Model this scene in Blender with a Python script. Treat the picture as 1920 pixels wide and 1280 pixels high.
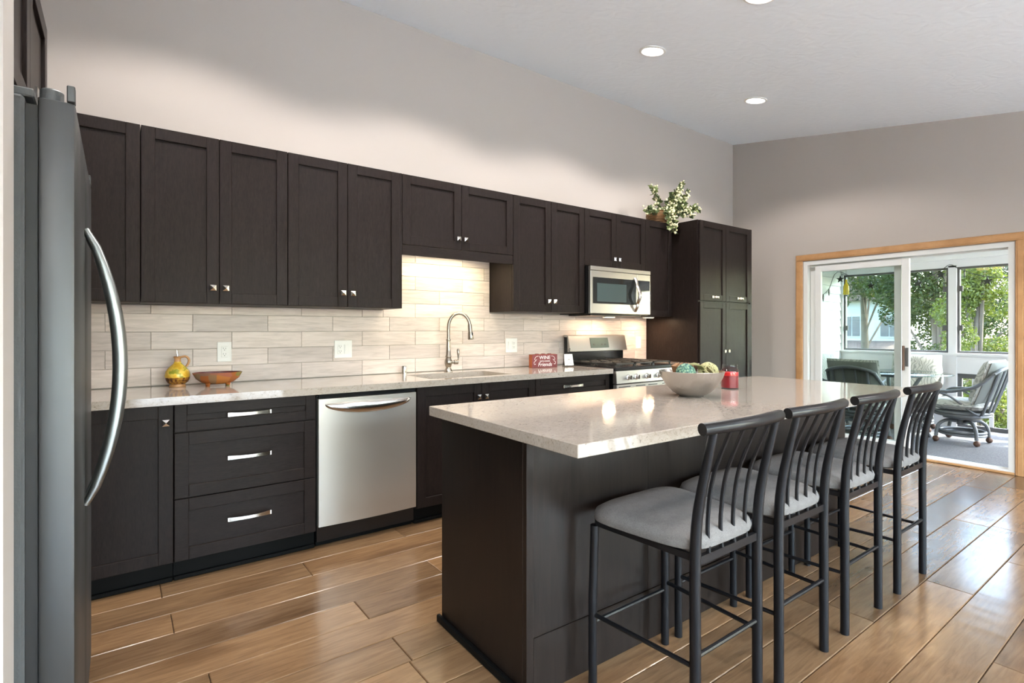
import bpy, bmesh, math, random
from mathutils import Vector, Matrix
import numpy as np
rnd = random.Random(7)
for o in list(bpy.data.objects): bpy.data.objects.remove(o, do_unlink=True)
S = bpy.context.scene
COL = S.collection
R = math.radians
PI = math.pi

# ------------------------------------------------------------------ camera
YAW, F_PX, CX, CY, CAM_D, CAM_H = 36.4365, 998.44, 958.0, 616.71, 3.6698, 1.2402
cd = bpy.data.cameras.new('camera'); cam = bpy.data.objects.new('camera', cd); COL.objects.link(cam)
cam.location = (0, -CAM_D, CAM_H); cam.rotation_euler = (R(90), 0, R(-YAW))
cd.sensor_fit = 'HORIZONTAL'; cd.sensor_width = 36; cd.lens = F_PX / 1920 * 36
cd.shift_x = (960 - CX) / 1920; cd.shift_y = -(640 - CY) / 1920
cd.clip_start = .05; cd.clip_end = 300
S.camera = cam
# ------------------------------------------------------------------ view, sky, sun
S.view_settings.view_transform = 'Standard'; S.view_settings.look = 'None'
S.view_settings.gamma = 1; S.view_settings.use_curve_mapping = False
S.view_settings.exposure = 0.58
W = bpy.data.worlds.new('sky'); S.world = W; W.use_nodes = True
wn = W.node_tree; wn.nodes.clear()
sky = wn.nodes.new('ShaderNodeTexSky'); sky.sky_type = 'NISHITA'; sky.sun_disc = False
sky.sun_elevation = R(52); sky.sun_rotation = R(140); sky.air_density = 1.2; sky.dust_density = 2.0
bg = wn.nodes.new('ShaderNodeBackground'); bg.inputs['Strength'].default_value = SKY_STRENGTH = 3.0
wo = wn.nodes.new('ShaderNodeOutputWorld')
wn.links.new(sky.outputs[0], bg.inputs[0]); wn.links.new(bg.outputs[0], wo.inputs[0])
sd = bpy.data.lights.new('sun', 'SUN'); sd.energy = 13.0; sd.angle = R(0.6); sd.color = (1, .95, .87)
sun = bpy.data.objects.new('sun', sd); COL.objects.link(sun)
sun.rotation_euler = Vector((-1, .9, -1.9)).to_track_quat('-Z', 'Y').to_euler()
def portal(loc, rot, sx, sy):
    l = bpy.data.lights.new('window_portal', 'AREA'); l.shape = 'RECTANGLE'; l.size = sx; l.size_y = sy
    l.cycles.is_portal = True
    o = bpy.data.objects.new('window_portal', l); COL.objects.link(o); o.location = loc; o.rotation_euler = rot
CAN_POWER = 70.0
CEIL0, SLOPE = 3.5155, 0.16912          # ceiling height at the back wall, rise per metre towards it
XW = 6.1216                             # far wall with the sliding door
YR = -6.6                               # wall behind the camera
def ceil_z(y): return CEIL0 + SLOPE * y

# ------------------------------------------------------------------ materials
MATS = {}
class NT:
    def __init__(s, name):
        s.m = bpy.data.materials.new(name); s.m.use_nodes = True; s.t = s.m.node_tree; s.n = s.t.nodes
        s.b = s.n['Principled BSDF']; MATS[name] = s.m
    def add(s, typ, **kw):
        n = s.n.new(typ)
        for k, v in kw.items():
            if hasattr(n, k): setattr(n, k, v)
        return n
    def link(s, a, b): s.t.links.new(a, b)
    def set(s, **kw):
        for k, v in kw.items():
            i = s.b.inputs[k.replace('_', ' ')]
            i.default_value = (*v, 1) if isinstance(v, tuple) and len(v) == 3 else v
        return s
    def coords(s, scale=(1, 1, 1), kind='Object', rand=0.0):
        tc = s.add('ShaderNodeTexCoord'); mp = s.add('ShaderNodeMapping'); mp.inputs['Scale'].default_value = scale
        s.link(tc.outputs[kind], mp.inputs[0])
        if rand:
            oi = s.add('ShaderNodeObjectInfo'); mu = s.add('ShaderNodeVectorMath', operation='SCALE')
            cv = s.add('ShaderNodeCombineXYZ')
            for k in range(3): s.link(oi.outputs['Random'], cv.inputs[k])
            s.link(cv.outputs[0], mu.inputs[0]); mu.inputs['Scale'].default_value = rand
            s.link(mu.outputs[0], mp.inputs['Location'])
        return mp.outputs[0]
    def noise(s, vec, scale, detail=4, rough=.55, dist=0):
        n = s.add('ShaderNodeTexNoise'); n.inputs['Scale'].default_value = scale; n.inputs['Detail'].default_value = detail
        n.inputs['Roughness'].default_value = rough; n.inputs['Distortion'].default_value = dist
        s.link(vec, n.inputs['Vector']); return n.outputs['Fac']
    def ramp(s, fac, stops):
        r = s.add('ShaderNodeValToRGB'); e = r.color_ramp.elements
        while len(e) < len(stops): e.new(.5)
        for k, (p, c) in enumerate(stops): e[k].position = p; e[k].color = (*c, 1)
        s.link(fac, r.inputs[0]); return r.outputs[0]
    def mix(s, fac, a, b, blend='MIX'):
        m = s.add('ShaderNodeMix', data_type='RGBA', blend_type=blend)
        for sock, v in ((m.inputs['Factor'], fac), (m.inputs['A'], a), (m.inputs['B'], b)):
            pass
        ins = [i for i in m.inputs if i.enabled]
        def put(i, v):
            if isinstance(v, (int, float)): i.default_value = v
            elif isinstance(v, tuple): i.default_value = (*v, 1)
            else: s.link(v, i)
        put(ins[0], fac); put(ins[1], a); put(ins[2], b)
        return [o for o in m.outputs if o.enabled][0]
    def color(s, c): s.link(c, s.b.inputs['Base Color']); return s
    def rough(s, fac, lo, hi):
        m = s.add('ShaderNodeMapRange'); m.inputs['To Min'].default_value = lo; m.inputs['To Max'].default_value = hi
        s.link(fac, m.inputs[0]); s.link(m.outputs[0], s.b.inputs['Roughness']); return s
    def bump(s, h, strength, dist=.002):
        b = s.add('ShaderNodeBump'); b.inputs['Strength'].default_value = strength; b.inputs['Distance'].default_value = dist
        s.link(h, b.inputs['Height']); s.link(b.outputs[0], s.b.inputs['Normal']); return s
def plain(name, col, rough=.5, metal=0.0, **kw):
    n = NT(name); n.set(Base_Color=col, Roughness=rough, Metallic=metal, **kw); return n.m
def M(name): return MATS[name]

def make_mats():
    # walls
    n = NT('paint_taupe'); v = n.coords(); n.set(Base_Color=(.42, .372, .338), Roughness=.75)
    n.bump(n.noise(v, 220, 2), .08, .001)
    n = NT('paint_white'); v = n.coords(); n.set(Base_Color=(.78, .77, .75), Roughness=.6); n.bump(n.noise(v, 60, 2), .05, .001)
    n = NT('partition_paint'); n.set(Base_Color=(.40, .37, .35), Roughness=.7)
    n = NT('ceiling_texture'); v = n.coords()
    a = n.noise(v, 2.6, 3, .5, 0); w = n.add('ShaderNodeTexWave', wave_type='RINGS'); w.inputs['Scale'].default_value = 4.5
    w.inputs['Distortion'].default_value = 14; w.inputs['Detail'].default_value = 2.5; w.inputs['Detail Scale'].default_value = 1.4
    n.link(v, w.inputs['Vector']); n.set(Base_Color=(.85, .89, .94), Roughness=.85)
    mm = n.add('ShaderNodeMath', operation='MULTIPLY'); n.link(w.outputs['Fac'], mm.inputs[0]); n.link(a, mm.inputs[1])
    n.bump(mm.outputs[0], .5, .0035)
    # espresso cabinet wood, vertical and horizontal grain
    for nm, sc in (('espresso_wood', (14, 14, 1.2)), ('espresso_wood_side', (1.2, 14, 14))):
        n = NT(nm); v = n.coords(sc, rand=7.0); g = n.noise(v, 6, 6, .62, .6); g2 = n.noise(v, 28, 3, .6)
        c = n.ramp(g, [(.3, (.0085, .0054, .0050)), (.7, (.019, .0125, .0114))])
        n.color(n.mix(.35, c, n.ramp(g2, [(.35, (.008, .006, .0055)), (.65, (.032, .024, .021))])))
        n.rough(g2, .34, .48); n.bump(g2, .12, .0008); n.b.inputs['Specular IOR Level'].default_value = .13
    n = NT('espresso_panel'); v = n.coords((9, 9, .9), rand=5.0); g = n.noise(v, 5, 6, .6, .5)
    n.color(n.ramp(g, [(.3, (.008, .0055, .0045)), (.7, (.018, .012, .0095))])); n.rough(g, .30, .42); n.bump(g, .05, .0006); n.b.inputs['Specular IOR Level'].default_value = .25
    plain('toe_black', (.005, .005, .005), .5); MATS['toe_black'].node_tree.nodes['Principled BSDF'].inputs['Specular IOR Level'].default_value = .08
    # floor planks
    n = NT('floor_plank'); v = n.coords((1, 1, 1), rand=40.0)
    mp = n.add('ShaderNodeMapping'); mp.inputs['Scale'].default_value = (1.3, 12, 12); n.link(v, mp.inputs[0]); vg = mp.outputs[0]
    g = n.noise(vg, 4, 6, .62, .8); base = n.ramp(g, [(.25, (.155, .09, .046)), (.5, (.225, .136, .072)), (.75, (.285, .178, .098))])
    mp2 = n.add('ShaderNodeMapping'); mp2.inputs['Scale'].default_value = (1.1, 3.6, 3.6); n.link(v, mp2.inputs[0])
    k = n.noise(mp2.outputs[0], 1.5, 2, .4, .5); smudge = n.ramp(k, [(.48, (1, 1, 1)), (.64, (.62, .58, .55)), (.78, (.34, .29, .26))])
    c = n.mix(.7, base, smudge, 'MULTIPLY')
    oi = n.add('ShaderNodeObjectInfo'); tint = n.ramp(oi.outputs['Random'], [(0, (.66, .64, .63)), (.5, (.93, .91, .88)), (1, (1.16, 1.09, 1.0))])
    n.color(n.mix(1.0, c, tint, 'MULTIPLY'))
    mp3 = n.add('ShaderNodeMapping'); mp3.inputs['Scale'].default_value = (7, 2.4, 1); n.link(v, mp3.inputs[0])
    sc = n.noise(mp3.outputs[0], 1.5, 0, .3, .25); n.set(Roughness=.20); n.b.inputs['Specular IOR Level'].default_value = .62; n.bump(sc, .22, .005)
    plain('floor_gap', (.035, .022, .014), .7)
    # backsplash tile
    n = NT('backsplash_tile'); v = n.coords((1, 1, 1), rand=30.0)
    mp = n.add('ShaderNodeMapping'); mp.inputs['Scale'].default_value = (1.6, 1, 16); n.link(v, mp.inputs[0])
    g = n.noise(mp.outputs[0], 3.5, 6, .6, .7); c = n.ramp(g, [(.25, (.48, .405, .375)), (.55, (.65, .562, .525)), (.8, (.72, .632, .595))])
    oi = n.add('ShaderNodeObjectInfo'); tint = n.ramp(oi.outputs['Random'], [(0, (.80, .79, .79)), (.45, (.96, .95, .94)), (1, (1.06, 1.04, 1.02))])
    n.color(n.mix(1.0, c, tint, 'MULTIPLY')); n.set(Roughness=.32)
    plain('grout', (.44, .40, .36), .9)
    # quartz
    n = NT('quartz'); v = n.coords((1, 1, 1)); mp = n.add('ShaderNodeMapping'); mp.inputs['Scale'].default_value = (1, 2.2, 1.6); n.link(v, mp.inputs[0])
    a = n.noise(mp.outputs[0], 70, 4, .7, 1.0); b = n.noise(v, 9, 4, .6)
    c = n.mix(.5, n.ramp(b, [(.3, (.32, .278, .24)), (.7, (.40, .352, .312))]), (.375, .328, .288))
    fl = n.ramp(a, [(.30, (.22, .19, .17)), (.40, (.82, .80, .78)), (.5, (1, 1, 1)), (.72, (1.1, 1.1, 1.1))])
    n.color(n.mix(.8, c, fl, 'MULTIPLY')); n.set(Roughness=.07)
    # metals
    for nm, sc, col, r in (('stainless', (2, 2, 300), (.56, .515, .465), .33), ('stainless_fridge', (200, 200, 1.2), (.09, .093, .096), .46)):
        n = NT(nm); v = n.coords(sc); g = n.noise(v, 3, 3, .6); n.set(Base_Color=col, Metallic=.8 if nm == 'stainless' else .9); n.rough(g, r - .05, r + .06)
    plain('steel_appliance', (.46, .45, .43), .30, .92)
    plain('handle_bright', (.52, .49, .46), .2, 1.0)
    plain('handle_steel', (.30, .32, .32), .34, 1.0)
    plain('chrome', (.80, .78, .75), .12, 1.0)
    plain('nickel', (.66, .60, .54), .22, 1.0)
    plain('nickel_brushed', (.36, .32, .28), .27, 1.0)
    n = NT('fridge_side'); v = n.coords(); n.set(Base_Color=(.085, .09, .094), Roughness=.42); n.bump(n.noise(v, 160, 2, .5), .5, .002)
    plain('gasket', (.012, .012, .013), .5)
    plain('black_metal', (.008, .008, .0095), .33); MATS['black_metal'].node_tree.nodes['Principled BSDF'].inputs['Specular IOR Level'].default_value = .28
    plain('black_enamel', (.010, .010, .011), .16)
    plain('cast_iron', (.02, .019, .018), .55)
    plain('black_glass', (.012, .014, .015), .04)
    plain('display_glass', (.05, .075, .075), .06)
    n = NT('seat_fabric'); v = n.coords((1, 1, 1)); g = n.noise(v, 260, 3, .7); g2 = n.noise(v, 30, 4, .6)
    n.color(n.mix(.5, n.ramp(g, [(.3, (.085, .079, .076)), (.7, (.215, .203, .196))]), n.ramp(g2, [(.3, (.12, .112, .108)), (.7, (.18, .170, .165))])))
    n.set(Roughness=.9); n.bump(g, .25, .001)
    plain('plastic_white', (.80, .79, .77), .35)
    plain('plastic_slot', (.05, .05, .05), .5)
    # oak casing
    n = NT('oak_trim'); v = n.coords((14, 14, 14)); mp = n.add('ShaderNodeMapping'); mp.inputs['Scale'].default_value = (1, .16, .16); n.link(v, mp.inputs[0])
    g = n.noise(mp.outputs[0], 3, 5, .6, .4); n.color(n.ramp(g, [(.3, (.40, .205, .085)), (.7, (.53, .295, .135))])); n.set(Roughness=.4)
    plain('vinyl_white', (.70, .70, .69), .4)
    plain('frame_dark', (.09, .09, .092), .45)
    plain('sunroom_white', (.72, .73, .74), .6)
    plain('siding_grey', (.56, .57, .56), .65)
    n = NT('carpet_grey'); v = n.coords(); g = n.noise(v, 130, 3, .7); n.color(n.ramp(g, [(.35, (.045, .047, .050)), (.65, (.16, .163, .168))])); n.set(Roughness=.95); n.bump(g, .5, .004)
    # glass panes: thin sheet, lets light straight through and mirrors a little
    for nm, tint, lo in (('pane_glass', (.90, .93, .92), .05), ('jar_glass', (.97, .98, .98), .07), ('table_glass', (.80, .88, .86), .10)):
        n = NT(nm); n.n.remove(n.b); tr = n.add('ShaderNodeBsdfTransparent'); tr.inputs[0].default_value = (*tint, 1)
        gl = n.add('ShaderNodeBsdfGlossy'); gl.inputs['Roughness'].default_value = .01
        lw = n.add('ShaderNodeFresnel'); lw.inputs[0].default_value = 1.45; ms = n.add('ShaderNodeMixShader')
        ge = n.add('ShaderNodeNewGeometry'); iv = n.add('ShaderNodeMath', operation='SUBTRACT'); iv.inputs[0].default_value = 1.0; n.link(ge.outputs['Backfacing'], iv.inputs[1])
        fm = n.add('ShaderNodeMath', operation='MULTIPLY'); n.link(lw.outputs[0], fm.inputs[0]); n.link(iv.outputs[0], fm.inputs[1])   # outer faces mirror, inner faces just pass light
        n.link(fm.outputs[0], ms.inputs[0]); n.link(tr.outputs[0], ms.inputs[1]); n.link(gl.outputs[0], ms.inputs[2])
        n.link(ms.outputs[0], n.n['Material Output'].inputs[0])
    def emit(name, col, st):
        n = NT(name); n.set(Base_Color=(.9, .9, .9)); n.b.inputs['Emission Color'].default_value = (*col, 1); n.b.inputs['Emission Strength'].default_value = st
    emit('lamp_lens', (1, .95, .88), 14.0); emit('lamp_warm', (1, .62, .28), 6.0); emit('strip_lens', (1, .80, .55), 2.0)
    # ornaments
    n = NT('cruet_glaze'); tc = n.add('ShaderNodeTexCoord'); sp = n.add('ShaderNodeSeparateXYZ'); n.link(tc.outputs['Object'], sp.inputs[0])
    v = n.coords((1, 1, 1)); g = n.noise(v, 55, 4, .7)
    dots = n.ramp(g, [(.42, (.06, .025, .008)), (.5, (.25, .09, .015)), (.58, (.42, .22, .03))])
    band = n.ramp(n.noise(v, 22, 2), [(.4, (.62, .36, .03)), (.55, (.75, .52, .08)), (.62, (.30, .30, .03))])
    mr = n.add('ShaderNodeMath', operation='GREATER_THAN'); n.link(sp.outputs[2], mr.inputs[0]); mr.inputs[1].default_value = .055
    n.color(n.mix(mr.outputs[0], dots, band)); n.set(Roughness=.12)
    plain('terracotta', (.46, .24, .10), .45); plain('ceramic_white', (.72, .68, .60), .25)
    n = NT('bowl_glaze'); v = n.coords(); vo = n.add('ShaderNodeTexVoronoi'); vo.inputs['Scale'].default_value = 16; n.link(v, vo.inputs['Vector'])
    sc = n.add('ShaderNodeSeparateColor'); n.link(vo.outputs['Color'], sc.inputs[0])
    n.color(n.ramp(sc.outputs[0], [(0, (.30, .085, .02)), (.3, (.42, .15, .03)), (.5, (.10, .115, .085)), (.7, (.33, .10, .06)), (.9, (.20, .15, .03))])); n.set(Roughness=.25)
    plain('bowl_inside', (.10, .02, .02), .3)
    plain('sign_red', (.17, .035, .038), .7); plain('sign_side', (.33, .075, .022), .6); plain('sign_white', (.82, .78, .76), .7)
    plain('card_white', (.84, .82, .78), .6); plain('ink', (.08, .08, .08), .7)
    n = NT('hammered_silver'); v = n.coords(); vo = n.add('ShaderNodeTexVoronoi', feature='SMOOTH_F1'); vo.inputs['Scale'].default_value = 75; n.link(v, vo.inputs['Vector'])
    n.set(Base_Color=(.52, .49, .45), Metallic=1.0, Roughness=.30); n.bump(vo.outputs['Distance'], .35, .004)
    plain('wax_red', (.55, .012, .015), .35); plain('wax_dark', (.22, .006, .012), .3)
    n = NT('wicker_green'); v = n.coords(); vo = n.add('ShaderNodeTexVoronoi'); vo.inputs['Scale'].default_value = 95; n.link(v, vo.inputs['Vector'])
    n.color(n.ramp(vo.outputs['Distance'], [(.1, (.35, .48, .30)), (.5, (.10, .22, .16)), (.8, (.02, .07, .08))])); n.set(Roughness=.7); n.bump(vo.outputs['Distance'], .8, .004)
    plain('vine_pale', (.46, .42, .22), .7); plain('pod_brown', (.27, .14, .065), .7); plain('pod_dark', (.10, .05, .03), .7); plain('leaf_olive', (.20, .20, .07), .6)
    plain('leaf_sage', (.17, .21, .075), .6); plain('leaf_dark', (.06, .09, .03), .6); plain('berry_cream', (.80, .76, .50), .4); plain('stem_brown', (.16, .10, .05), .7)
    n = NT('basket_weave'); v = n.coords(); w = n.add('ShaderNodeTexWave', bands_direction='Z'); w.inputs['Scale'].default_value = 22; n.link(v, w.inputs['Vector'])
    n.color(n.ramp(w.outputs['Fac'], [(.2, (.10, .045, .015)), (.8, (.30, .15, .05))])); n.set(Roughness=.6); n.bump(w.outputs['Fac'], .8, .004)
    # sunroom furniture
    plain('rattan_grey', (.12, .13, .135), .4); plain('cushion_back', (.16, .17, .15), .9)
    n = NT('cushion_leafy'); v = n.coords((1, 1, 1)); w = n.add('ShaderNodeTexWave'); w.inputs['Scale'].default_value = 9; w.inputs['Distortion'].default_value = 18; w.inputs['Detail'].default_value = 1.5; n.link(v, w.inputs['Vector'])
    n.color(n.ramp(w.outputs['Fac'], [(.1, (.26, .27, .24)), (.3, (.40, .40, .36)), (.9, (.45, .45, .40))])); n.set(Roughness=.9)
    plain('star_dark', (.03, .035, .03), .6); plain('bottle_amber', (.55, .42, .03), .1)
    # outside
    n = NT('grass'); v = n.coords(); g = n.noise(v, 1.5, 5, .7); n.color(n.ramp(g, [(.3, (.05, .075, .022)), (.7, (.095, .125, .04))])); n.set(Roughness=.9)
    for nm, a, b in (('tree_leaf', (.018, .030, .004), (.060, .076, .012)), ('tree_leaf_dark', (.015, .021, .007), (.042, .050, .018)), ('tree_leaf_bright', (.050, .066, .006), (.115, .135, .018))):
        n = NT(nm); gi = n.add('ShaderNodeNewGeometry'); n.color(n.ramp(gi.outputs['Random Per Island'], [(0, a), (1, b)])); n.set(Roughness=.6)
        tl = n.add('ShaderNodeBsdfTranslucent'); n.link(n.b.inputs['Base Color'].links[0].from_socket, tl.inputs[0])
        ad = n.add('ShaderNodeMixShader'); ad.inputs[0].default_value = .5; n.link(n.b.outputs[0], ad.inputs[1]); n.link(tl.outputs[0], ad.inputs[2]); n.link(ad.outputs[0], n.n['Material Output'].inputs[0])
    plain('bark', (.10, .075, .055), .9); plain('house_white', (.40, .40, .40), .7); plain('roof_brown', (.13, .085, .065), .85)
    plain('house_window', (.07, .08, .10), .1); plain('bounce_deck_pale', (.72, .71, .69), .8); plain('driveway', (.45, .42, .39), .9)
make_mats()

# ------------------------------------------------------------------ mesh helpers
class MB:
    """Collects pieces of geometry and links them as one mesh object."""
    def __init__(s): s.bm = bmesh.new()
    def box(s, x0, x1, y0, y1, z0, z1, bevel=0.0, seg=1):
        r = bmesh.ops.create_cube(s.bm, size=1)
        for v in r['verts']:
            v.co = Vector((x0 + (v.co.x + .5) * (x1 - x0), y0 + (v.co.y + .5) * (y1 - y0), z0 + (v.co.z + .5) * (z1 - z0)))
        if bevel:
            es = {e for v in r['verts'] for e in v.link_edges}
            bmesh.ops.bevel(s.bm, geom=list(es), offset=bevel, segments=seg, affect='EDGES', profile=.5)
        return s
    def poly(s, pts): 
        s.bm.faces.new([s.bm.verts.new(p) for p in pts]); return s
    def prism(s, pts, vec):
        """extrude a planar outline by vec"""
        vec = Vector(vec); a = [s.bm.verts.new(p) for p in pts]; b = [s.bm.verts.new(Vector(p) + vec) for p in pts]
        n = len(pts); s.bm.faces.new(a); s.bm.faces.new(b[::-1])
        for i in range(n): s.bm.faces.new((a[i], b[i], b[(i + 1) % n], a[(i + 1) % n]))
        return s
    def tube(s, pts, r, seg=8, cap=True, flat=1.0, up=None):
        pts = [Vector(p) for p in pts]; n = len(pts); rr = r if isinstance(r, (list, tuple)) else [r] * n
        rings = []; prev = None
        for i, p in enumerate(pts):
            d = (pts[min(i + 1, n - 1)] - pts[max(i - 1, 0)]).normalized()
            if up is not None: a = Vector(up)
            elif prev is None: a = Vector((0, 0, 1)) if abs(d.z) < .9 else Vector((1, 0, 0))
            else: a = prev
            u = (a - d * a.dot(d)).normalized(); w = d.cross(u); prev = u
            rings.append([s.bm.verts.new(p + (u * math.cos(t) * flat + w * math.sin(t)) * rr[i]) for t in [2 * PI * k / seg for k in range(seg)]])
        for i in range(n - 1):
            for k in range(seg):
                s.bm.faces.new((rings[i][k], rings[i][(k + 1) % seg], rings[i + 1][(k + 1) % seg], rings[i + 1][k]))
        if cap: s.bm.faces.new(rings[0][::-1]); s.bm.faces.new(rings[-1])
        return s
    def ring(s, c, R_, r, seg=28, ts=8, axis='z'):
        c = Vector(c); pts = []
        for k in range(seg):
            t = 2 * PI * k / seg
            pts.append([s.bm.verts.new(c + {'z': lambda a, b, h: Vector((a, b, h)), 'y': lambda a, b, h: Vector((a, h, b)), 'x': lambda a, b, h: Vector((h, a, b))}[axis](
                (R_ + r * math.cos(q)) * math.cos(t), (R_ + r * math.cos(q)) * math.sin(t), r * math.sin(q))) for q in [2 * PI * j / ts for j in range(ts)]])
        for k in range(seg):
            for j in range(ts):
                s.bm.faces.new((pts[k][j], pts[(k + 1) % seg][j], pts[(k + 1) % seg][(j + 1) % ts], pts[k][(j + 1) % ts]))
        return s
    def lathe(s, prof, c=(0, 0, 0), seg=28, cap=True, sx=1.0, sy=1.0, axis='z'):
        c = Vector(c); rings = []
        def P(r, t, h):
            a, b = r * math.cos(t) * sx, r * math.sin(t) * sy
            return c + (Vector((a, b, h)) if axis == 'z' else Vector((a, h, b)) if axis == 'y' else Vector((h, a, b)))
        for r, h in prof: rings.append([s.bm.verts.new(P(max(r, 1e-5), 2 * PI * k / seg, h)) for k in range(seg)])
        for i in range(len(prof) - 1):
            for k in range(seg): s.bm.faces.new((rings[i][k], rings[i][(k + 1) % seg], rings[i + 1][(k + 1) % seg], rings[i + 1][k]))
        if cap: s.bm.faces.new(rings[0][::-1]); s.bm.faces.new(rings[-1])
        return s
    def sphere(s, c, r, u=14, v=9, sc=(1, 1, 1)):
        m = Matrix.Translation(c) @ Matrix.Diagonal((*[r * k for k in sc], 1))
        bmesh.ops.create_uvsphere(s.bm, u_segments=u, v_segments=v, radius=1, matrix=m); return s
    def pillow(s, w, d, t, M4, nx=12, ny=12, pw=.35):
        """cushion in local xy plane, thickness t, placed with matrix M4"""
        g = {}
        for sgn in (1, -1):
            for i in range(nx + 1):
                for j in range(ny + 1):
                    edge = i in (0, nx) or j in (0, ny)
                    if edge and sgn == -1: g[(sgn, i, j)] = g[(1, i, j)]; continue
                    a, b = 2 * i / nx - 1, 2 * j / ny - 1
                    h = sgn * t / 2 * ((max(0, 1 - a * a)) * (max(0, 1 - b * b))) ** pw
                    g[(sgn, i, j)] = s.bm.verts.new(M4 @ Vector((a * w / 2, b * d / 2, h)))
            for i in range(nx):
                for j in range(ny):
                    q = [g[(sgn, i, j)], g[(sgn, i + 1, j)], g[(sgn, i + 1, j + 1)], g[(sgn, i, j + 1)]]
                    s.bm.faces.new(q if sgn == 1 else q[::-1])
        return s
    def mesh(s, name, mat, smooth=False):
        bmesh.ops.recalc_face_normals(s.bm, faces=s.bm.faces)
        me = bpy.data.meshes.new(name); s.bm.to_mesh(me); s.bm.free()
        for m in (mat if isinstance(mat, (list, tuple)) else [mat]): me.materials.append(MATS[m])
        if smooth:
            for p in me.polygons: p.use_smooth = True
            try: me.set_sharp_from_angle(angle=R(40))
            except Exception: pass
        return me
    def build(s, name, mat, parent=None, smooth=False):
        return link(name, s.mesh(name, mat, smooth), parent)
def link(name, me, parent=None, loc=None, rot=None):
    o = bpy.data.objects.new(name, me); COL.objects.link(o)
    if parent is not None: o.parent = parent
    if loc is not None: o.location = loc
    if rot is not None: o.rotation_euler = rot
    return o
def tag(o, label=None, cat=None, group=None, kind=None):
    if label: o['label'] = label
    if cat: o['category'] = cat
    if group: o['group'] = group
    if kind: o['kind'] = kind
    return o
def thing(name, label, cat, loc=(0, 0, 0), rz=0.0, group=None):
    o = bpy.data.objects.new(name, None); COL.objects.link(o); o.location = loc; o.rotation_euler = (0, 0, rz)
    o.empty_display_size = .1
    return tag(o, label, cat, group)
def struct(name, mb, mat, label=None, smooth=False):
    return tag(mb.build(name, mat, None, smooth), label, None, None, 'structure')
def copy_tree(o, parent=None):
    c = o.copy(); COL.objects.link(c); c.parent = parent
    for ch in [x for x in bpy.data.objects if x.parent == o]: copy_tree(ch, c)
    return c
def bez(p0, p1, p2, n=8):
    p0, p1, p2 = Vector(p0), Vector(p1), Vector(p2)
    return [p0 * (1 - t) ** 2 + p1 * 2 * t * (1 - t) + p2 * t * t for t in [k / n for k in range(n + 1)]]
def spline(pts, n=6):
    pts = [Vector(p) for p in pts]; out = []
    for i in range(len(pts) - 1):
        a, b, c, d = pts[max(i - 1, 0)], pts[i], pts[i + 1], pts[min(i + 2, len(pts) - 1)]
        for k in range(n):
            t = k / n
            out.append(.5 * ((2 * b) + (c - a) * t + (2 * a - 5 * b + 4 * c - d) * t * t + (3 * b - a - 3 * c + d) * t ** 3))
    return out + [pts[-1]]

# ------------------------------------------------------------------ room shell
T = .13
XL, XWEST, YP = -.87, -3.1, -2.27
struct('wall_back', MB().box(XL - T, XW + T, 0, T, -.1, CEIL0 + .02), 'paint_taupe', 'tall taupe wall behind the dark kitchen cabinets')
WALL_BACK = bpy.data.objects['wall_back']
DY0, DY1, DZ = -2.575, -.845, 1.985           # rough opening of the sliding door
m = MB()
def wall_x(m, x0, x1, y0, y1, z0):          # piece of an x-facing wall whose top follows the ceiling
    pts = [(x0, y0, z0), (x0, y1, z0), (x0, y1, ceil_z(y1) + .01), (x0, y0, ceil_z(y0) + .01)]
    m.prism(pts, (x1 - x0, 0, 0))
wall_x(m, XW, XW + T, DY1, 0, -.1); wall_x(m, XW, XW + T, YR, DY0, -.1); wall_x(m, XW, XW + T, DY0, DY1, DZ)
struct('wall_right', m, 'paint_taupe', 'taupe end wall around the sliding patio door')
m = MB(); wall_x(m, XL - T, XL, YP + T, 0, -.1); struct('wall_left', m, 'paint_taupe', 'taupe wall behind the refrigerator')
m = MB(); m.prism([(XWEST, YP, -.1), (XWEST, YP + T, -.1), (XWEST, YP + T, ceil_z(YP + T)), (XWEST, YP, ceil_z(YP))], (-.177 - XWEST, 0, 0))
struct('wall_partition', m, 'partition_paint', 'pale end of the partition wall beside the refrigerator')
m = MB(); wall_x(m, XWEST - T, XWEST, YR, YP + T, -.1); struct('wall_west', m, 'paint_taupe')
# rear wall with three big windows
REAR = [(-2.8, -.15), (.15, 2.75), (3.05, 5.75)]; RZ0, RZ1 = .10, 2.25
m = MB(); xs = [XWEST - T] + [v for a in REAR for v in a] + [XW + T]
for i in range(0, len(xs), 2): m.box(xs[i], xs[i + 1], YR - T, YR, -.1, ceil_z(YR) + .02)
for a, b in REAR: m.box(a, b, YR - T, YR, -.1, RZ0); m.box(a, b, YR - T, YR, RZ1, ceil_z(YR) + .02)
struct('wall_rear', m, 'paint_taupe')
for k, (a, b) in enumerate(REAR):
    f = MB(); fw = .06
    f.box(a, a + fw, YR - .1, YR - .02, RZ0, RZ1); f.box(b - fw, b, YR - .1, YR - .02, RZ0, RZ1)
    f.box(a + fw, b - fw, YR - .1, YR - .02, RZ0, RZ0 + fw); f.box(a + fw, b - fw, YR - .1, YR - .02, RZ1 - fw, RZ1)
    f.box((a + b) / 2 - .04, (a + b) / 2 + .04, YR - .1, YR - .02, RZ0 + fw, RZ1 - fw)
    w = struct('window_%d' % (k + 4), f, 'vinyl_white')
    for c0, c1 in ((a + fw, (a + b) / 2 - .04), ((a + b) / 2 + .04, b - fw)):
        MB().box(c0, c1, YR - .065, YR - .059, RZ0 + fw, RZ1 - fw).build('pane', 'pane_glass', w)
    portal(((a + b) / 2, YR - .14, (RZ0 + RZ1) / 2), (R(90), 0, 0), b - a, RZ1 - RZ0)
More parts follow.
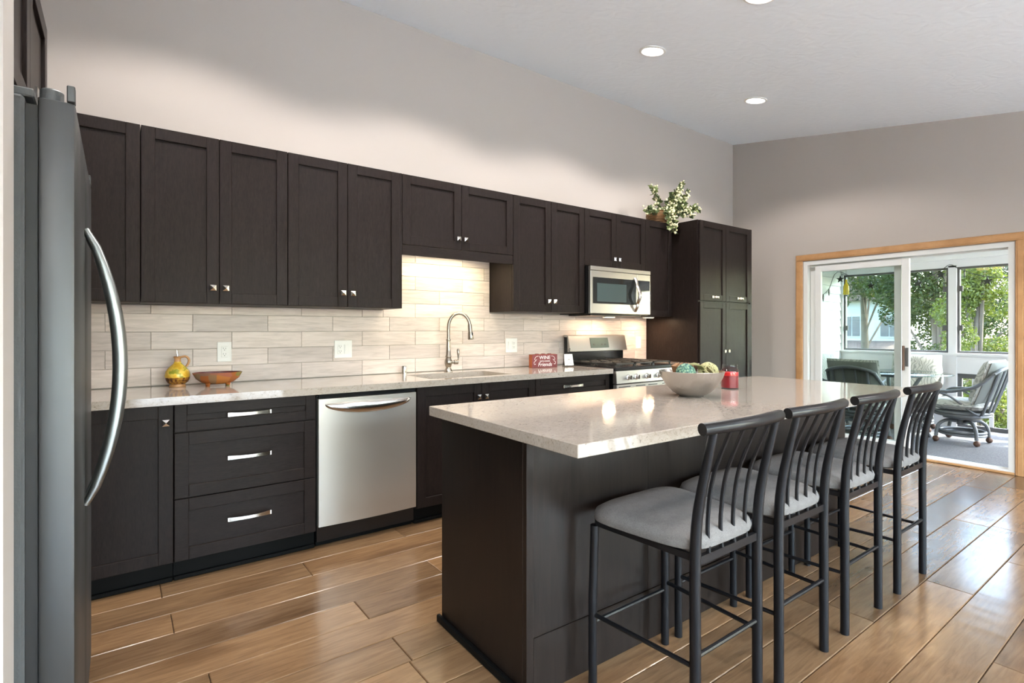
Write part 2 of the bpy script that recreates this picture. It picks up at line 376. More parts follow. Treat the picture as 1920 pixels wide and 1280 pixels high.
# sloped ceiling
m = MB(); m.prism([(XWEST - T, T, CEIL0 + SLOPE * T), (XWEST - T, YR - T, ceil_z(YR - T)), (XWEST - T, YR - T, ceil_z(YR - T) + .12), (XWEST - T, T, CEIL0 + SLOPE * T + .12)], (XW + T - XWEST + T, 0, 0))
struct('ceiling', m, 'ceiling_texture', 'white sloped ceiling with swirled plaster texture')
# floor: subfloor + planks that run along the cabinets
fl = struct('floor', MB().box(XWEST - T, XW + .05, YR - T, T, -.12, -.012), 'floor_gap', 'hand-scraped brown hardwood plank floor')
PW, Y0 = .185, -2.769
known = {9: [.185], 10: [.79], 7: [.867], 6: [.263], 4: [.876], 11: [1.384], -1: [3.213], 0: [2.578, 4.39], -2: [3.817, 2.0], -3: [2.625], 1: [3.914, 2.52], 2: [4.476]}
plank_cache = {}
for k in range(-21, 16):
    ya, yb = Y0 + PW * k, Y0 + PW * (k + 1)
    ya, yb = max(ya, YR + .001), min(yb, -.001)
    if yb - ya < .02: continue
    js = sorted(known.get(k, [rnd.uniform(0, 1.4)]))
    x = js[0]
    while x > XWEST: x -= rnd.choice((1.22, 1.5, 1.75)); js.insert(0, x)
    x = js[-1]
    while x < XW: x += rnd.choice((1.22, 1.5, 1.75)); js.append(x)
    for a, b in zip(js[:-1], js[1:]):
        a, b = max(a, XWEST + .001), min(b, XW - .001)
        if b - a < .05: continue
        if yb < YP + T and a < XWEST: continue
        key = (round(b - a, 2), round(yb - ya, 3))
        if key not in plank_cache:
            L, w_ = b - a, yb - ya; mb = MB(); g, c, h = .0012, .003, .0025
            o = [(-L / 2 + g, -w_ / 2 + g), (L / 2 - g, -w_ / 2 + g), (L / 2 - g, w_ / 2 - g), (-L / 2 + g, w_ / 2 - g)]
            i_ = [(px - math.copysign(c, px), py - math.copysign(c, py)) for px, py in o]
            lo = [mb.bm.verts.new((px, py, -.012)) for px, py in o]; mi = [mb.bm.verts.new((px, py, -h)) for px, py in o]; hi = [mb.bm.verts.new((px, py, 0)) for px, py in i_]
            for q in range(4):
                r_ = (q + 1) % 4
                mb.bm.faces.new((lo[q], lo[r_], mi[r_], mi[q])); mb.bm.faces.new((mi[q], mi[r_], hi[r_], hi[q]))
            mb.bm.faces.new(hi); plank_cache[key] = mb.mesh('plank', 'floor_plank')
        link('plank', plank_cache[key], fl, ((a + b) / 2, (ya + yb) / 2, 0))

# ------------------------------------------------------------------ backsplash tiles (children of the back wall)
TW, TH, TZ0 = .4138, .1027, .914
tile_cache = {}
def tile(x0, x1, z0, z1):
    key = (round(x1 - x0, 3), round(z1 - z0, 3))
    if key not in tile_cache:
        a, b = (x1 - x0) / 2 - .0011, (z1 - z0) / 2 - .0011; c = .0016; mb = MB()
        lo = [mb.bm.verts.new((p, 0, q)) for p, q in ((-a, -b), (a, -b), (a, b), (-a, b))]
        mi = [mb.bm.verts.new((p, -.0075, q)) for p, q in ((-a, -b), (a, -b), (a, b), (-a, b))]
        hi = [mb.bm.verts.new((p, -.009, q)) for p, q in ((-a + c, -b + c), (a - c, -b + c), (a - c, b - c), (-a + c, b - c))]
        for q in range(4):
            r_ = (q + 1) % 4
            mb.bm.faces.new((lo[q], lo[r_], mi[r_], mi[q])); mb.bm.faces.new((mi[q], mi[r_], hi[r_], hi[q]))
        mb.bm.faces.new(hi); tile_cache[key] = mb.mesh('tile', 'backsplash_tile')
    link('tile', tile_cache[key], WALL_BACK, ((x0 + x1) / 2, -.0005, (z0 + z1) / 2))
TX0, TX1 = XL + .001, 4.474
MB().box(TX0, TX1, -.0045, -.0002, .915, 1.37).box(1.55, 2.482, -.0045, -.0002, 1.37, 1.812).build('grout', 'grout', WALL_BACK)
for row in range(9):
    z0, z1 = TZ0 + .002 + row * TH, TZ0 + .002 + (row + 1) * TH
    off = .357 if row % 2 == 1 else .151
    lim = (TX0, TX1) if row < 4 else (1.55, 2.482)
    if row == 4: segs = [(TX0, 1.549, 1.378), (1.5495, 2.4825, z1), (2.483, 4.061, 1.370), (4.0615, TX1, 1.363)]
    elif row < 4: segs = [(TX0, TX1, z1)]
    else: segs = [(1.5495, 2.4825, min(z1, 1.813))]
    for a, b, zt in segs:
        if zt - z0 < .012: continue
        k0 = math.floor((a - off) / TW)
        x = off + k0 * TW
        while x < b:
            p, q = max(x, a), min(x + TW, b)
            if q - p > .012: tile(p, q, z0, zt)
            x += TW

# ------------------------------------------------------------------ hardware (shared meshes)
def knob_mesh():
    mb = MB(); mb.box(-.007, .007, -.014, 0, -.007, .007)
    s_, d = .0155, -.014
    mb.box(-s_, s_, -.020, d, -s_, s_)
    b = [(-s_, -.020, -s_), (s_, -.020, -s_), (s_, -.020, s_), (-s_, -.020, s_)]
    ap = (0, -.029, 0)
    for k in range(4): mb.poly([b[k], b[(k + 1) % 4], ap])
    return mb.mesh('knob', 'chrome')
KNOB = knob_mesh()
def pull_mesh(w=.195):
    mb = MB(); n = 12; rows = []
    for k in range(n + 1):
        t = 2 * k / n - 1; x = t * w / 2; y = -.014 - .014 * (1 - t * t); hh = .0075 + .0035 * abs(t) ** 2
        rows.append([mb.bm.verts.new(p) for p in ((x, y, -hh), (x, y, hh), (x, y + .006, hh), (x, y + .006, -hh))])
    for k in range(n):
        for j in range(4): mb.bm.faces.new((rows[k][j], rows[k][(j + 1) % 4], rows[k + 1][(j + 1) % 4], rows[k + 1][j]))
    mb.bm.faces.new(rows[0]); mb.bm.faces.new(rows[-1][::-1])
    for sx in (-1, 1): mb.box(sx * w / 2 - .006, sx * w / 2 + .006, -.014, 0, -.010, .010)
    return mb.mesh('pull', 'nickel', True)
PULL, PULL_SHORT = pull_mesh(), pull_mesh(.10)

def shaker(parent, x0, x1, z0, z1, yf, name='door', fw=.06, knob=None, pull=None, mat='espresso_wood', th=.02):
    """frame-and-panel front facing -y whose outer face is at yf"""
    g = .0016; x0 += g; x1 -= g; z0 += g; z1 -= g
    mb = MB(); bv = .0015
    mb.box(x0, x0 + fw, yf, yf + th, z0, z1, bv); mb.box(x1 - fw, x1, yf, yf + th, z0, z1, bv)
    mb.box(x0 + fw, x1 - fw, yf, yf + th, z0, z0 + fw, bv); mb.box(x0 + fw, x1 - fw, yf, yf + th, z1 - fw, z1, bv)
    d = mb.build(name, mat, parent)
    MB().box(x0 + fw - .002, x1 - fw + .002, yf + .011, yf + .017, z0 + fw - .002, z1 - fw + .002).build('panel', mat, d)
    if knob: link('knob', KNOB, d, (knob[0], yf, knob[1]))
    if pull: link('pull', pull[2] if len(pull) > 2 else PULL, d, (pull[0], yf, pull[1]))
    return d
def carcass(parent, w, d, h, z0=0.0, mat='espresso_wood', name='carcass'):
    return MB().box(.0008, w - .0008, -d, -.0015, z0, h, .001).build(name, mat, parent)

UB, UT, UY = 1.3796, 2.2935, -.335
def upper(label, x0, x1, z0, z1, doors, knobs, valance=None):
    t = thing('upper_cabinet', label, 'cabinet', (x0, 0, z0), 0, 'dark wall cabinets in a row')
    w, h = x1 - x0, z1 - z0
    carcass(t, w, -UY - .021, h)
    for (a, b), kx in zip(doors, knobs):
        k = None
        if kx == 'R': k = (b - x0 - .032, .087 if z0 < 1.5 else .077)
        if kx == 'L': k = (a - x0 + .030, .087 if z0 < 1.5 else .077)
        shaker(t, a - x0, b - x0, 0, h, UY, knob=k)
    if valance: MB().box(.001, w - .001, UY + .003, UY + .022, valance - z0, -.001, .001).build('valance', 'espresso_wood_side', t)
    return t
upper('dark cabinet in the corner above the counter, partly hidden by the refrigerator', -.86, .0935, UB, UT, [(-.626, -.266), (-.266, .0935)], 'R-')
upper('tall dark double-door wall cabinet above the cruet and painted bowl', .0945, .813, UB, UT, [(.0945, .453), (.453, .813)], 'RL')
upper('tall dark double-door wall cabinet above the dishwasher', .814, 1.534, UB, UT, [(.814, 1.174), (1.174, 1.534)], 'RL')
upper('short dark double-door cabinet with valance above the sink', 1.548, 2.484, 1.815, UT, [(1.548, 2.016), (2.016, 2.484)], 'RL', 1.745)
MB().box(1.5345, 1.5475, UY + .004, -.002, UB, UT).build('filler_strip', 'espresso_wood', [o for o in bpy.data.objects if o.name.startswith('upper_cabinet')][2]).location = (-.814, 0, -UB)
upper('dark double-door wall cabinet between sink window gap and microwave', 2.485, 3.256, UB, UT, [(2.485, 2.876), (2.876, 3.256)], 'RL')
upper('short dark double-door cabinet directly above the microwave', 3.257, 4.061, 1.795, UT, [(3.257, 3.657), (3.657, 4.061)], 'RL')
upper('narrow dark single-door wall cabinet beside the tall pantry', 4.062, 4.475, UB - .015, UT, [(4.062, 4.475)], 'L')

# ------------------------------------------------------------------ base cabinets
BY, BH = -.62, .8735
def base(label, x0, x1, top=BH, group='dark base cabinets under the counter'):
    t = thing('base_cabinet', label, 'cabinet', (x0, 0, 0), 0, group); w = x1 - x0
    carcass(t, w, .599, top, .10)
    MB().box(.0008, w - .0008, -.562, -.05, .001, .0995).build('toe_kick', 'toe_black', t)
    MB().box(.0008, w - .0008, -.580, -.5625, .001, .022, .004).build('shoe_molding', 'toe_black', t)
    return t
t = base('dark corner base cabinet with single door next to the refrigerator', -.86, .2185)
shaker(t, .42, 1.0775, .105, .872, BY, knob=(1.0775 - .032, .79))
t = base('dark base cabinet with three wide drawers and bar pulls', .2195, .9)
for z0, z1 in ((.735, .872), (.411, .732), (.105, .408)):
    shaker(t, 0, .6725, z0, z1, BY, 'drawer', fw=.052 if z1 - z0 < .2 else .06, pull=(.335, (z0 + z1) / 2 + (.0 if z1 - z0 < .2 else .012)), mat='espresso_wood_side')
t = base('dark sink base cabinet with two doors', 1.516, 2.476, .68)
MB().box(.001, .959, -.598, -.585, .681, .8735).build('front_rail', 'espresso_wood', t)
shaker(t, 0, .4875, .105, .872, BY, knob=(.4575, .78)); shaker(t, .4875, .96, .105, .872, BY, knob=(.5175, .78))
t = base('dark base cabinet with one drawer left of the range', 2.477, 3.262)
shaker(t, 0, .785, .735, .872, BY, 'drawer', fw=.045, pull=(.37, .80), mat='espresso_wood_side')
shaker(t, 0, .3925, .105, .732, BY, knob=(.36, .68)); shaker(t, .3925, .785, .105, .732, BY, knob=(.425, .68))
t = base('narrow dark base cabinet between the range and the pantry', 4.062, 4.475)
shaker(t, 0, .413, .105, .872, BY, knob=(.03, .79))
# tall pantry
t = thing('pantry_cabinet', 'tall dark pantry cabinet with four doors at the end of the run', 'cabinet', (4.479, 0, 0))
PWD = .941; carcass(t, PWD, .619, UT, .10)
MB().box(.001, PWD - .001, -.57, -.02, .001, .0995).build('toe_kick', 'toe_black', t)
PM = .452
for a, b, s_ in ((.012, PM, 1), (PM, PWD - .032, -1)):
    shaker(t, a, b, 1.515, UT - .002, -.64, pull=((a + b) / 2 + .02, 1.555, PULL_SHORT))
    shaker(t, a, b, .105, 1.505, -.64, knob=((b - .035) if s_ == 1 else (a + .035), 1.018))
MB().box(PWD - .031, PWD - .001, -.636, -.6195, .1, UT).build('stile', 'espresso_wood', t)

# ------------------------------------------------------------------ countertops, sink, faucet
CT0, CT1, CYF = .8745, .914, -.645
def slab(name, label, x0, x1, y0, y1, hole=None):
    mb = MB()
    if hole is None: mb.box(x0, x1, y0, y1, CT0, CT1, .002)
    else:
        hx0, hx1, hy0, hy1 = hole
        xs_, ys_ = [x0, hx0, hx1, x1], [y0, hy0, hy1, y1]
        for z, flip in ((CT1, 0), (CT0, 1)):
            V = [[mb.bm.verts.new((x, y, z)) for y in ys_] for x in xs_]
            for i in range(3):
                for j in range(3):
                    if i == 1 and j == 1: continue
                    mb.bm.faces.new((V[i][j], V[i + 1][j], V[i + 1][j + 1], V[i][j + 1]))
            if z == CT1: A = V
        B = V
        def wall(pts):
            for (i, j), (k, l) in zip(pts, pts[1:] + pts[:1]): mb.bm.faces.new((A[i][j], A[k][l], B[k][l], B[i][j]))
        wall([(0, 0), (1, 0), (2, 0), (3, 0), (3, 1), (3, 2), (3, 3), (2, 3), (1, 3), (0, 3), (0, 2), (0, 1)])
        wall([(1, 1), (2, 1), (2, 2), (1, 2)])
    o = mb.build(name, 'quartz'); return tag(o, label, 'countertop')
HOLE = (1.64, 2.30, -.57, -.19)
slab('countertop', 'long speckled quartz countertop with undermount sink cutout', XL + .003, 3.2815, CYF, -.011, HOLE)
slab('countertop', 'short quartz countertop piece between range and pantry', 4.060, 4.4765, CYF, -.011)
t = thing('kitchen_sink', 'stainless undermount double-bowl sink in the quartz countertop', 'sink', (1.97, -.38, .70))
def basin(x0, x1, y0, y1, z0, z1):
    mb = MB(); w_ = .004
    mb.box(x0, x1, y0, y1, z0 - w_, z0)
    mb.box(x0 - w_, x0, y0 - w_, y1 + w_, z0 - w_, z1); mb.box(x1, x1 + w_, y0 - w_, y1 + w_, z0 - w_, z1)
    mb.box(x0, x1, y0 - w_, y0, z0 - w_, z1); mb.box(x0, x1, y1, y1 + w_, z0 - w_, z1); return mb
for a, b in ((-.335, -.115), (-.095, .335)):
    bs = basin(a, b, -.195, .195, .0, .1735).build('basin', 'stainless', t)
    MB().lathe([(.04, .001), (.04, .003), (.02, .002)], ((a + b) / 2, 0, 0), 20).build('drain', 'chrome', bs)
MB().box(-.112, -.098, -.19, .19, .10, .1735).build('divider', 'stainless', t)
# faucet: spout leans towards +x/-y over the bowls
t = thing('faucet', 'brushed nickel gooseneck pull-down faucet with side lever', 'faucet', (2.042, -.095, CT1))
MB().lathe([(.034, .0005), (.034, .006), (.029, .012), (.024, .02), (.020, .032), (.021, .037), (.026, .05), (.030, .066), (.029, .083), (.022, .10), (.020, .108), (.0235, .113), (.0235, .119), (.019, .125), (.0165, .18), (.0150, .235)], (0, 0, 0), 28).build('body', 'nickel_brushed', t, True)
MB().lathe([(.016, .235), (.0175, .238), (.0175, .246), (.016, .249)], (0, 0, 0), 24).build('collar', 'nickel_brushed', t, True)
dxy = Vector((.86, -.50, 0)); pts = [Vector((0, 0, .249)), Vector((0, 0, .33))]
for k in range(1, 13):
    a = PI * k / 12 * .94; pts.append(Vector((0, 0, .34)) + dxy * (.083 * (1 - math.cos(a))) + Vector((0, 0, .108 * math.sin(a))))
MB().tube(pts, .0125, 14).build('spout', 'nickel_brushed', t, True)
e = pts[-1]; e2 = e + dxy * .008 + Vector((0, 0, -.115))
sp = MB().tube([e + Vector((0, 0, .005)), e + (e2 - e) * .1, e + (e2 - e) * .45, e + (e2 - e) * .6, e + (e2 - e) * .92, e2], [.0145, .017, .017, .0205, .0235, .0215], 18).build('spray_head', 'nickel_brushed', t, True)
bp = e + (e2 - e) * .62 + Vector((.3, -.95, 0)).normalized() * .0185
MB().sphere(bp, .009, 10, 8, (.8, .8, 1.5)).build('button', 'black_metal', sp, True)
hb = Vector((.02, -.01, .072)); he = hb + Vector((.052, -.012, 0))
h = MB().tube([hb, hb + (he - hb) * .35, hb + (he - hb) * .4, he], [.012, .012, .0175, .0175], 14).build('handle', 'nickel_brushed', t, True)
MB().tube([he + Vector((0, 0, .0)), he + Vector((.004, 0, .03)), he + Vector((.003, 0, .06)), he + Vector((.001, 0, .092)), he + Vector((0, 0, .105))], [.006, .006, .0095, .0105, .004], 12).build('lever', 'nickel_brushed', h, True)
o = MB().lathe([(.021, .0005), (.021, .004), (.019, .006), (.019, .05), (.017, .056), (.010, .058)], (0, 0, 0), 24).build('air_gap_cap', 'handle_bright', None, True)
o.location = (1.689, -.062, CT1); tag(o, 'small chrome cylindrical cap on the counter beside the sink', 'sink fitting')

# ------------------------------------------------------------------ dishwasher
t = thing('dishwasher', 'stainless steel dishwasher with curved bar handle', 'dishwasher', (.905, 0, 0)); DW = .606
MB().box(.002, DW - .002, -.585, -.03, .03, .872).build('tub', 'black_enamel', t)
MB().box(.004, DW - .004, -.56, -.5, .001, .0295).build('kick_plate', 'toe_black', t)
MB().box(.004, DW - .004, -.615, -.5855, .848, .870).build('control_strip', 'black_enamel', t)
mb = MB(); n = 20; fr, bk = [], []
for k in range(n + 1):
    u_ = 2 * k / n - 1; x = DW / 2 + u_ * (DW / 2 - .003); y = -.622 - .012 * (1 - u_ * u_)
    fr.append([mb.bm.verts.new((x, y, z)) for z in (.125, .845)]); bk.append([mb.bm.verts.new((x, -.586, z)) for z in (.125, .845)])
for k in range(n):
    mb.bm.faces.new((fr[k][0], fr[k + 1][0], fr[k + 1][1], fr[k][1])); mb.bm.faces.new((bk[k][0], bk[k][1], bk[k + 1][1], bk[k + 1][0]))
    mb.bm.faces.new((fr[k][1], fr[k + 1][1], bk[k + 1][1], bk[k][1])); mb.bm.faces.new((fr[k][0], bk[k][0], bk[k + 1][0], fr[k + 1][0]))
for k in (0, n): mb.bm.faces.new((fr[k][0], fr[k][1], bk[k][1], bk[k][0]))
dd = mb.build('door', 'stainless', t, True)
mb = MB(); n = 22; rows = []
for k in range(n + 1):
    u_ = 2 * k / n - 1; q = max(1e-3, 1 - u_ * u_); x = DW / 2 + u_ * .272; yb = -.622 - .012 * (1 - u_ * u_) + .003; zt = .817 + .004 * q
    pr = .038 * q ** .5; ht = .006 + .060 * q ** .6
    rows.append([mb.bm.verts.new(p) for p in ((x, yb, zt), (x, yb - pr * .8, zt - .004), (x, yb - pr, zt - ht * .35), (x, yb - pr * .92, zt - ht * .75), (x, yb - pr * .6, zt - ht), (x, yb, zt - ht * .8))])
for k in range(n):
    for j in range(6): mb.bm.faces.new((rows[k][j], rows[k][(j + 1) % 6], rows[k + 1][(j + 1) % 6], rows[k + 1][j]))
mb.bm.faces.new(rows[0]); mb.bm.faces.new(rows[-1][::-1])
mb.build('handle', 'handle_bright', dd, True)

# ------------------------------------------------------------------ gas range
t = thing('gas_range', 'stainless gas range with black grates and display backguard', 'stove', (3.288, 0, 0)); RW = .762
MB().box(.002, RW - .002, -.63, -.03, .06, .895).build('body', 'black_enamel', t)
MB().box(.02, RW - .02, -.60, -.06, .001, .0595).build('base', 'toe_black', t)
ck = MB().box(.0, RW, -.665, -.025, .8955, .924, .004).build('cooktop', 'black_enamel', t)
for cx_, cy_, r_ in ((.18, -.20, .042), (.18, -.50, .05), (.38, -.35, .045), (.58, -.20, .038), (.58, -.50, .05)):
    MB().lathe([(r_, .924), (r_, .934), (r_ * .8, .938), (r_ * .75, .944), (.005, .946)], (cx_, cy_, 0), 20).build('burner', 'cast_iron', ck, True)
for gx0, gx1 in ((.02, .257), (.263, .499), (.505, .742)):
    g = MB(); b_ = .011; zt = .955
    for yy in (-.645, -.08): g.box(gx0, gx1, yy, yy + b_, zt - b_, zt)
    for xx in (gx0, gx1 - b_): g.box(xx, xx + b_, -.645, -.069, zt - b_, zt)
    xm = (gx0 + gx1) / 2
    g.box(xm - b_ / 2, xm + b_ / 2, -.645, -.07, zt - b_ + .001, zt + .001)
    for yy in (-.50, -.36, -.22): g.box(gx0, gx1, yy - b_ / 2, yy + b_ / 2, zt - b_ + .0005, zt + .0005)
    for xx in (gx0, gx1 - b_):
        for yy in (-.645, -.365, -.08): g.box(xx, xx + b_, yy, yy + b_, .9245, zt - b_)
    g.build('grate', 'cast_iron', t)
mb = MB(); mb.prism([(.001, -.632, .79), (.001, -.675, .79), (.001, -.668, .893), (.001, -.632, .893)], (RW - .002, 0, 0)); cp = mb.build('control_panel', 'steel_appliance', t)
for kx in (.145, .245, .385, .535, .640):
    kb = MB().lathe([(.024, .0), (.024, -.006), (.019, -.008), (.0185, -.032), (.017, -.034)], (kx, -.6715, .838), 20, axis='y').build('knob', 'chrome', cp, True)
    MB().box(kx - .004, kx + .004, -.712, -.7058, .820, .856, .001).build('grip', 'chrome', kb)
od = MB().box(.003, RW - .003, -.672, -.632, .20, .782, .003).build('oven_door', 'steel_appliance', t)
MB().box(.13, RW - .13, -.6745, -.6722, .30, .62).build('window', 'black_glass', od)
MB().box(.03, .17, -.6745, -.6722, .757, .764).box(.24, .36, -.6745, -.6722, .757, .764).box(.40, .52, -.6745, -.6722, .757, .764).box(.59, .73, -.6745, -.6722, .757, .764).build('vent_slot', 'gasket', od)
MB().tube([(.06, -.672, .715), (.06, -.715, .715), (.09, -.722, .715), (RW - .09, -.722, .715), (RW - .06, -.715, .715), (RW - .06, -.672, .715)], .012, 10).build('handle', 'steel_appliance', od, True)
MB().box(.003, RW - .003, -.668, -.632, .065, .195, .003).build('drawer', 'steel_appliance', t)
bgd = MB().box(.012, RW - .012, -.075, -.026, .9245, 1.165).build('backguard', 'black_enamel', t)
mb = MB(); mb.prism([(.002, -.080, 1.030), (.002, -.118, 1.036), (.002, -.088, 1.176), (.002, -.070, 1.185), (.002, -.028, 1.185), (.002, -.028, 1.170), (.002, -.076, 1.165)], (RW - .004, 0, 0)); pn = mb.build('panel', 'steel_appliance', bgd)
mb = MB()
def on_panel(x, z): return (x, -.118 + (z - 1.036) / .14 * .03 - .001, z)
mb.prism([on_panel(.268, 1.064), on_panel(.510, 1.064), on_panel(.510, 1.158), on_panel(.268, 1.158)], (0, -.002, 0)); mb.build('display', 'display_glass', bgd)
for kx in (.31, .42, .46):
    mb = MB(); p_ = on_panel(kx, 1.095); mb.box(p_[0] - .008, p_[0] + .008, p_[1] - .004, p_[1] - .0022, p_[2] - .006, p_[2] + .006); mb.build('button', 'plastic_slot', bgd)

# ------------------------------------------------------------------ microwave
t = thing('microwave', 'stainless over-the-range microwave with bowed handle', 'microwave', (3.262, 0, 1.372)); MW, MH = .790, .415
MB().box(.003, MW - .003, -.372, -.002, .0, MH).build('body', 'black_enamel', t)
dr = MB(); dr.box(.0, .60, -.402, -.3725, .004, MH - .04, .003); d_ = dr.build('door', 'steel_appliance', t)
MB().box(.0, MW, -.404, -.3725, MH - .038, MH - .002, .003).build('top_grille', 'steel_appliance', t)
MB().box(.028, .585, -.4045, -.4022, .09, .318).build('window', 'black_glass', d_)
MB().box(.075, .45, -.4065, -.4047, .108, .268).build('mesh_screen', 'display_glass', d_)
MB().box(.40, .45, -.4055, -.4022, .028, .062, .001).build('badge', 'chrome', d_)
cpn = MB().box(.602, MW, -.402, -.3725, .004, MH - .04, .003).build('control_panel', 'steel_appliance', t)
MB().box(.615, MW - .012, -.4045, -.4022, .09, .318).build('touch_pad', 'black_glass', cpn)
pts = [(.572, -.4025, .03), (.570, -.43, .07)] + [(.568, -.4025 - .045 * math.sin(PI * k / 10) - .018, .08 + .20 * k / 10) for k in range(1, 10)] + [(.570, -.43, .29), (.572, -.4025, .335)]
MB().tube(spline(pts, 4), .011, 12, flat=1.6, up=(1, 0, 0)).build('handle', 'nickel', d_, True)
MB().box(.06, MW - .06, -.34, -.06, -.012, -.0005).build('vent', 'black_metal', t)

# ------------------------------------------------------------------ refrigerator (faces +x) and the cabinet over it
t = thing('refrigerator', 'stainless side-by-side refrigerator with bowed handles', 'refrigerator', (-.45, -1.645, 0), R(90)); FW = .905
MB().box(-FW / 2, FW / 2, -.285, .36, .02, 1.755, .006).build('body', 'fridge_side', t)
MB().box(-FW / 2 + .03, FW / 2 - .03, -.28, .3, .001, .0195).build('base_grille', 'gasket', t)
MB().box(-FW / 2 + .012, FW / 2 - .012, -.306, -.2855, .06, 1.74).build('gasket', 'gasket', t)
for a, b, s_ in ((-FW / 2, -.003, -1), (.003, FW / 2, 1)):
    mb = MB(); mb.box(a, b, -.372, -.3065, .055, 1.757, .008, 2)
    d_ = mb.build('door', 'stainless_fridge', t, True)
    xo = a if s_ < 0 else b - .03
    MB().box(xo, xo + .03, -.3715, -.3565, 1.7575, 1.795, .002).build('door_lip', 'stainless_fridge', d_)
    hx = s_ * .046
    zz = [.73 + (.80) * k / 16 for k in range(17)]
    pts = [(hx, -.374 - .082 * math.sin(PI * k / 16) ** .75, zz[k]) for k in range(17)]
    MB().tube(pts, [.009 + .010 * math.sin(PI * k / 16) ** .6 for k in range(17)], 12, flat=1.0, up=(1, 0, 0)).build('handle', 'handle_steel', d_, True)
    hc = MB().box(a + (.01 if s_ < 0 else FW / 2 - .11), a + (.10 if s_ < 0 else FW / 2 - .012), -.30, -.16, 1.7555, 1.775, .003).build('hinge_cover', 'fridge_side', t)
    hx_ = a + .045 if s_ < 0 else b - .045
    MB().lathe([(.022, 1.7575), (.022, 1.785), (.018, 1.789)], (hx_, -.328, 0), 18).build('hinge_pin', 'fridge_side', hc, True)
t = thing('upper_cabinet', 'deep dark cabinet over the refrigerator', 'cabinet', (-.45, -1.645, 1.84), R(90))
MB().box(-.455, .455, -.228, .41, 0, UT - 1.84, .001).build('carcass', 'espresso_wood', t)
shaker(t, -.455, 0, .0, UT - 1.84, -.25, knob=(-.032, .06)); shaker(t, 0, .455, .0, UT - 1.84, -.25, knob=(.032, .06))

# ------------------------------------------------------------------ outlets and switches on the tiles
def plate(label, xc, w, kinds, name):
    t = thing(name, label, 'outlet', (xc, -.0098, 1.1015)); 
    MB().box(-w / 2, w / 2, -.006, 0, -.06, .06, .0015).build('plate', 'plastic_white', t)
    n_ = len(kinds)
    for k, kind in enumerate(kinds):
        x = (k - (n_ - 1) / 2) * .046
        b_ = MB().box(x - .0165, x + .0165, -.0085, -.0062, -.0335, .0335, .001).build('outlet_insert' if kind == 'o' else 'rocker_switch', 'plastic_white', t)
        if kind == 'o':
            mb = MB()
            for zc in (-.017, .017):
                mb.box(x - .0075, x - .0055, -.0092, -.0086, zc, zc + .009); mb.box(x + .0055, x + .0075, -.0092, -.0086, zc, zc + .008)
                mb.lathe([(.0026, -.0092), (.0026, -.0086)], (x, 0, zc - .006), 8, axis='y')
            mb.build('slots', 'plastic_slot', b_)
        else: MB().prism([(x - .013, -.0086, -.028), (x - .013, -.0115, .028), (x - .013, -.0086, .028)], (.026, 0, 0)).build('rocker', 'plastic_white', b_)
plate('white duplex wall outlet above the painted bowl', .524, .078, 'o', 'wall_outlet')
plate('white outlet and switch plate above the dishwasher', 1.256, .122, 'os', 'outlet_switch_plate')
plate('white switch and outlet plate between faucet and red sign', 2.704, .122, 'so', 'outlet_switch_plate')
plate('white single switch plate right of the range', 4.341, .078, 's', 'wall_switch')

# ------------------------------------------------------------------ things on the back counter
t = thing('oil_cruet', 'yellow painted ceramic oil cruet with terracotta handle', 'cruet', (.272, -.125, CT1))
MB().lathe([(.040, .0005), (.041, .006), (.038, .016)], (0, 0, 0), 28).build('foot', 'terracotta', t, True)
MB().lathe([(.038, .0165), (.050, .026), (.060, .045), (.0625, .066), (.058, .088), (.045, .108), (.030, .122), (.020, .132), (.0165, .142)], (0, 0, 0), 32).build('body', 'cruet_glaze', t, True)
MB().lathe([(.0165, .1422), (.0155, .158), (.019, .164), (.021, .168), (.017, .172)], (0, 0, 0), 24).build('neck', 'terracotta', t, True)
MB().tube(spline([(.012, 0, .166), (.038, 0, .171), (.054, 0, .155), (.053, 0, .132), (.042, 0, .113)]), .0062, 10).build('handle', 'terracotta', t, True)
MB().tube([(0, 0, .172), (-.001, 0, .185), (-.004, 0, .207)], [.006, .0045, .003], 10).build('pourer', 'chrome', t, True)
t = thing('painted_bowl', 'oval rust-coloured ceramic bowl on little feet', 'bowl', (.463, -.20, CT1), R(-4))
MB().lathe([(.045, .012), (.082, .022), (.110, .045), (.128, .078), (.123, .079), (.105, .049), (.077, .028), (.01, .020)], (0, 0, 0), 36, sy=.66).build('shell', 'bowl_glaze', t, True)
MB().lathe([(.0765, .0286), (.105, .0498), (.1225, .0785)], (0, 0, 0), 36, sy=.655, cap=False).build('glaze_inside', 'bowl_inside', t, True)
for fx, fy in ((-.05, -.03), (.05, -.03), (.05, .03), (-.05, .03)):
    MB().lathe([(.009, .0005), (.010, .008), (.015, .020)], (fx, fy, 0), 12).build('foot', 'bowl_glaze', t, True)

def text_mesh(body, size, extrude=.0006, shear=0.0):
    c = bpy.data.curves.new('lettering', 'FONT'); c.body = body; c.size = size; c.extrude = extrude; c.align_x = 'CENTER'; c.align_y = 'CENTER'; c.shear = shear
    o = bpy.data.objects.new('lettering', c); COL.objects.link(o)
    bpy.context.view_layer.update()
    me = bpy.data.meshes.new_from_object(o.evaluated_get(bpy.context.evaluated_depsgraph_get()))
    bpy.data.objects.remove(o, do_unlink=True); me.materials.clear(); me.materials.append(MATS['sign_white']); return me
SGW, SGH, SGD = .245, .112, .055
t = thing('block_sign', 'dark red wooden block sign with white lettering', 'sign', (2.905, -.195, CT1), R(-10))
MB().box(-SGW / 2, SGW / 2, -SGD / 2, SGD / 2, .0005, SGH, .001).build('block', 'sign_side', t)
fc = MB().box(-SGW / 2 + .001, SGW / 2 - .001, -SGD / 2 - .002, -SGD / 2 - .0002, .0015, SGH - .001).build('face', 'sign_red', t)
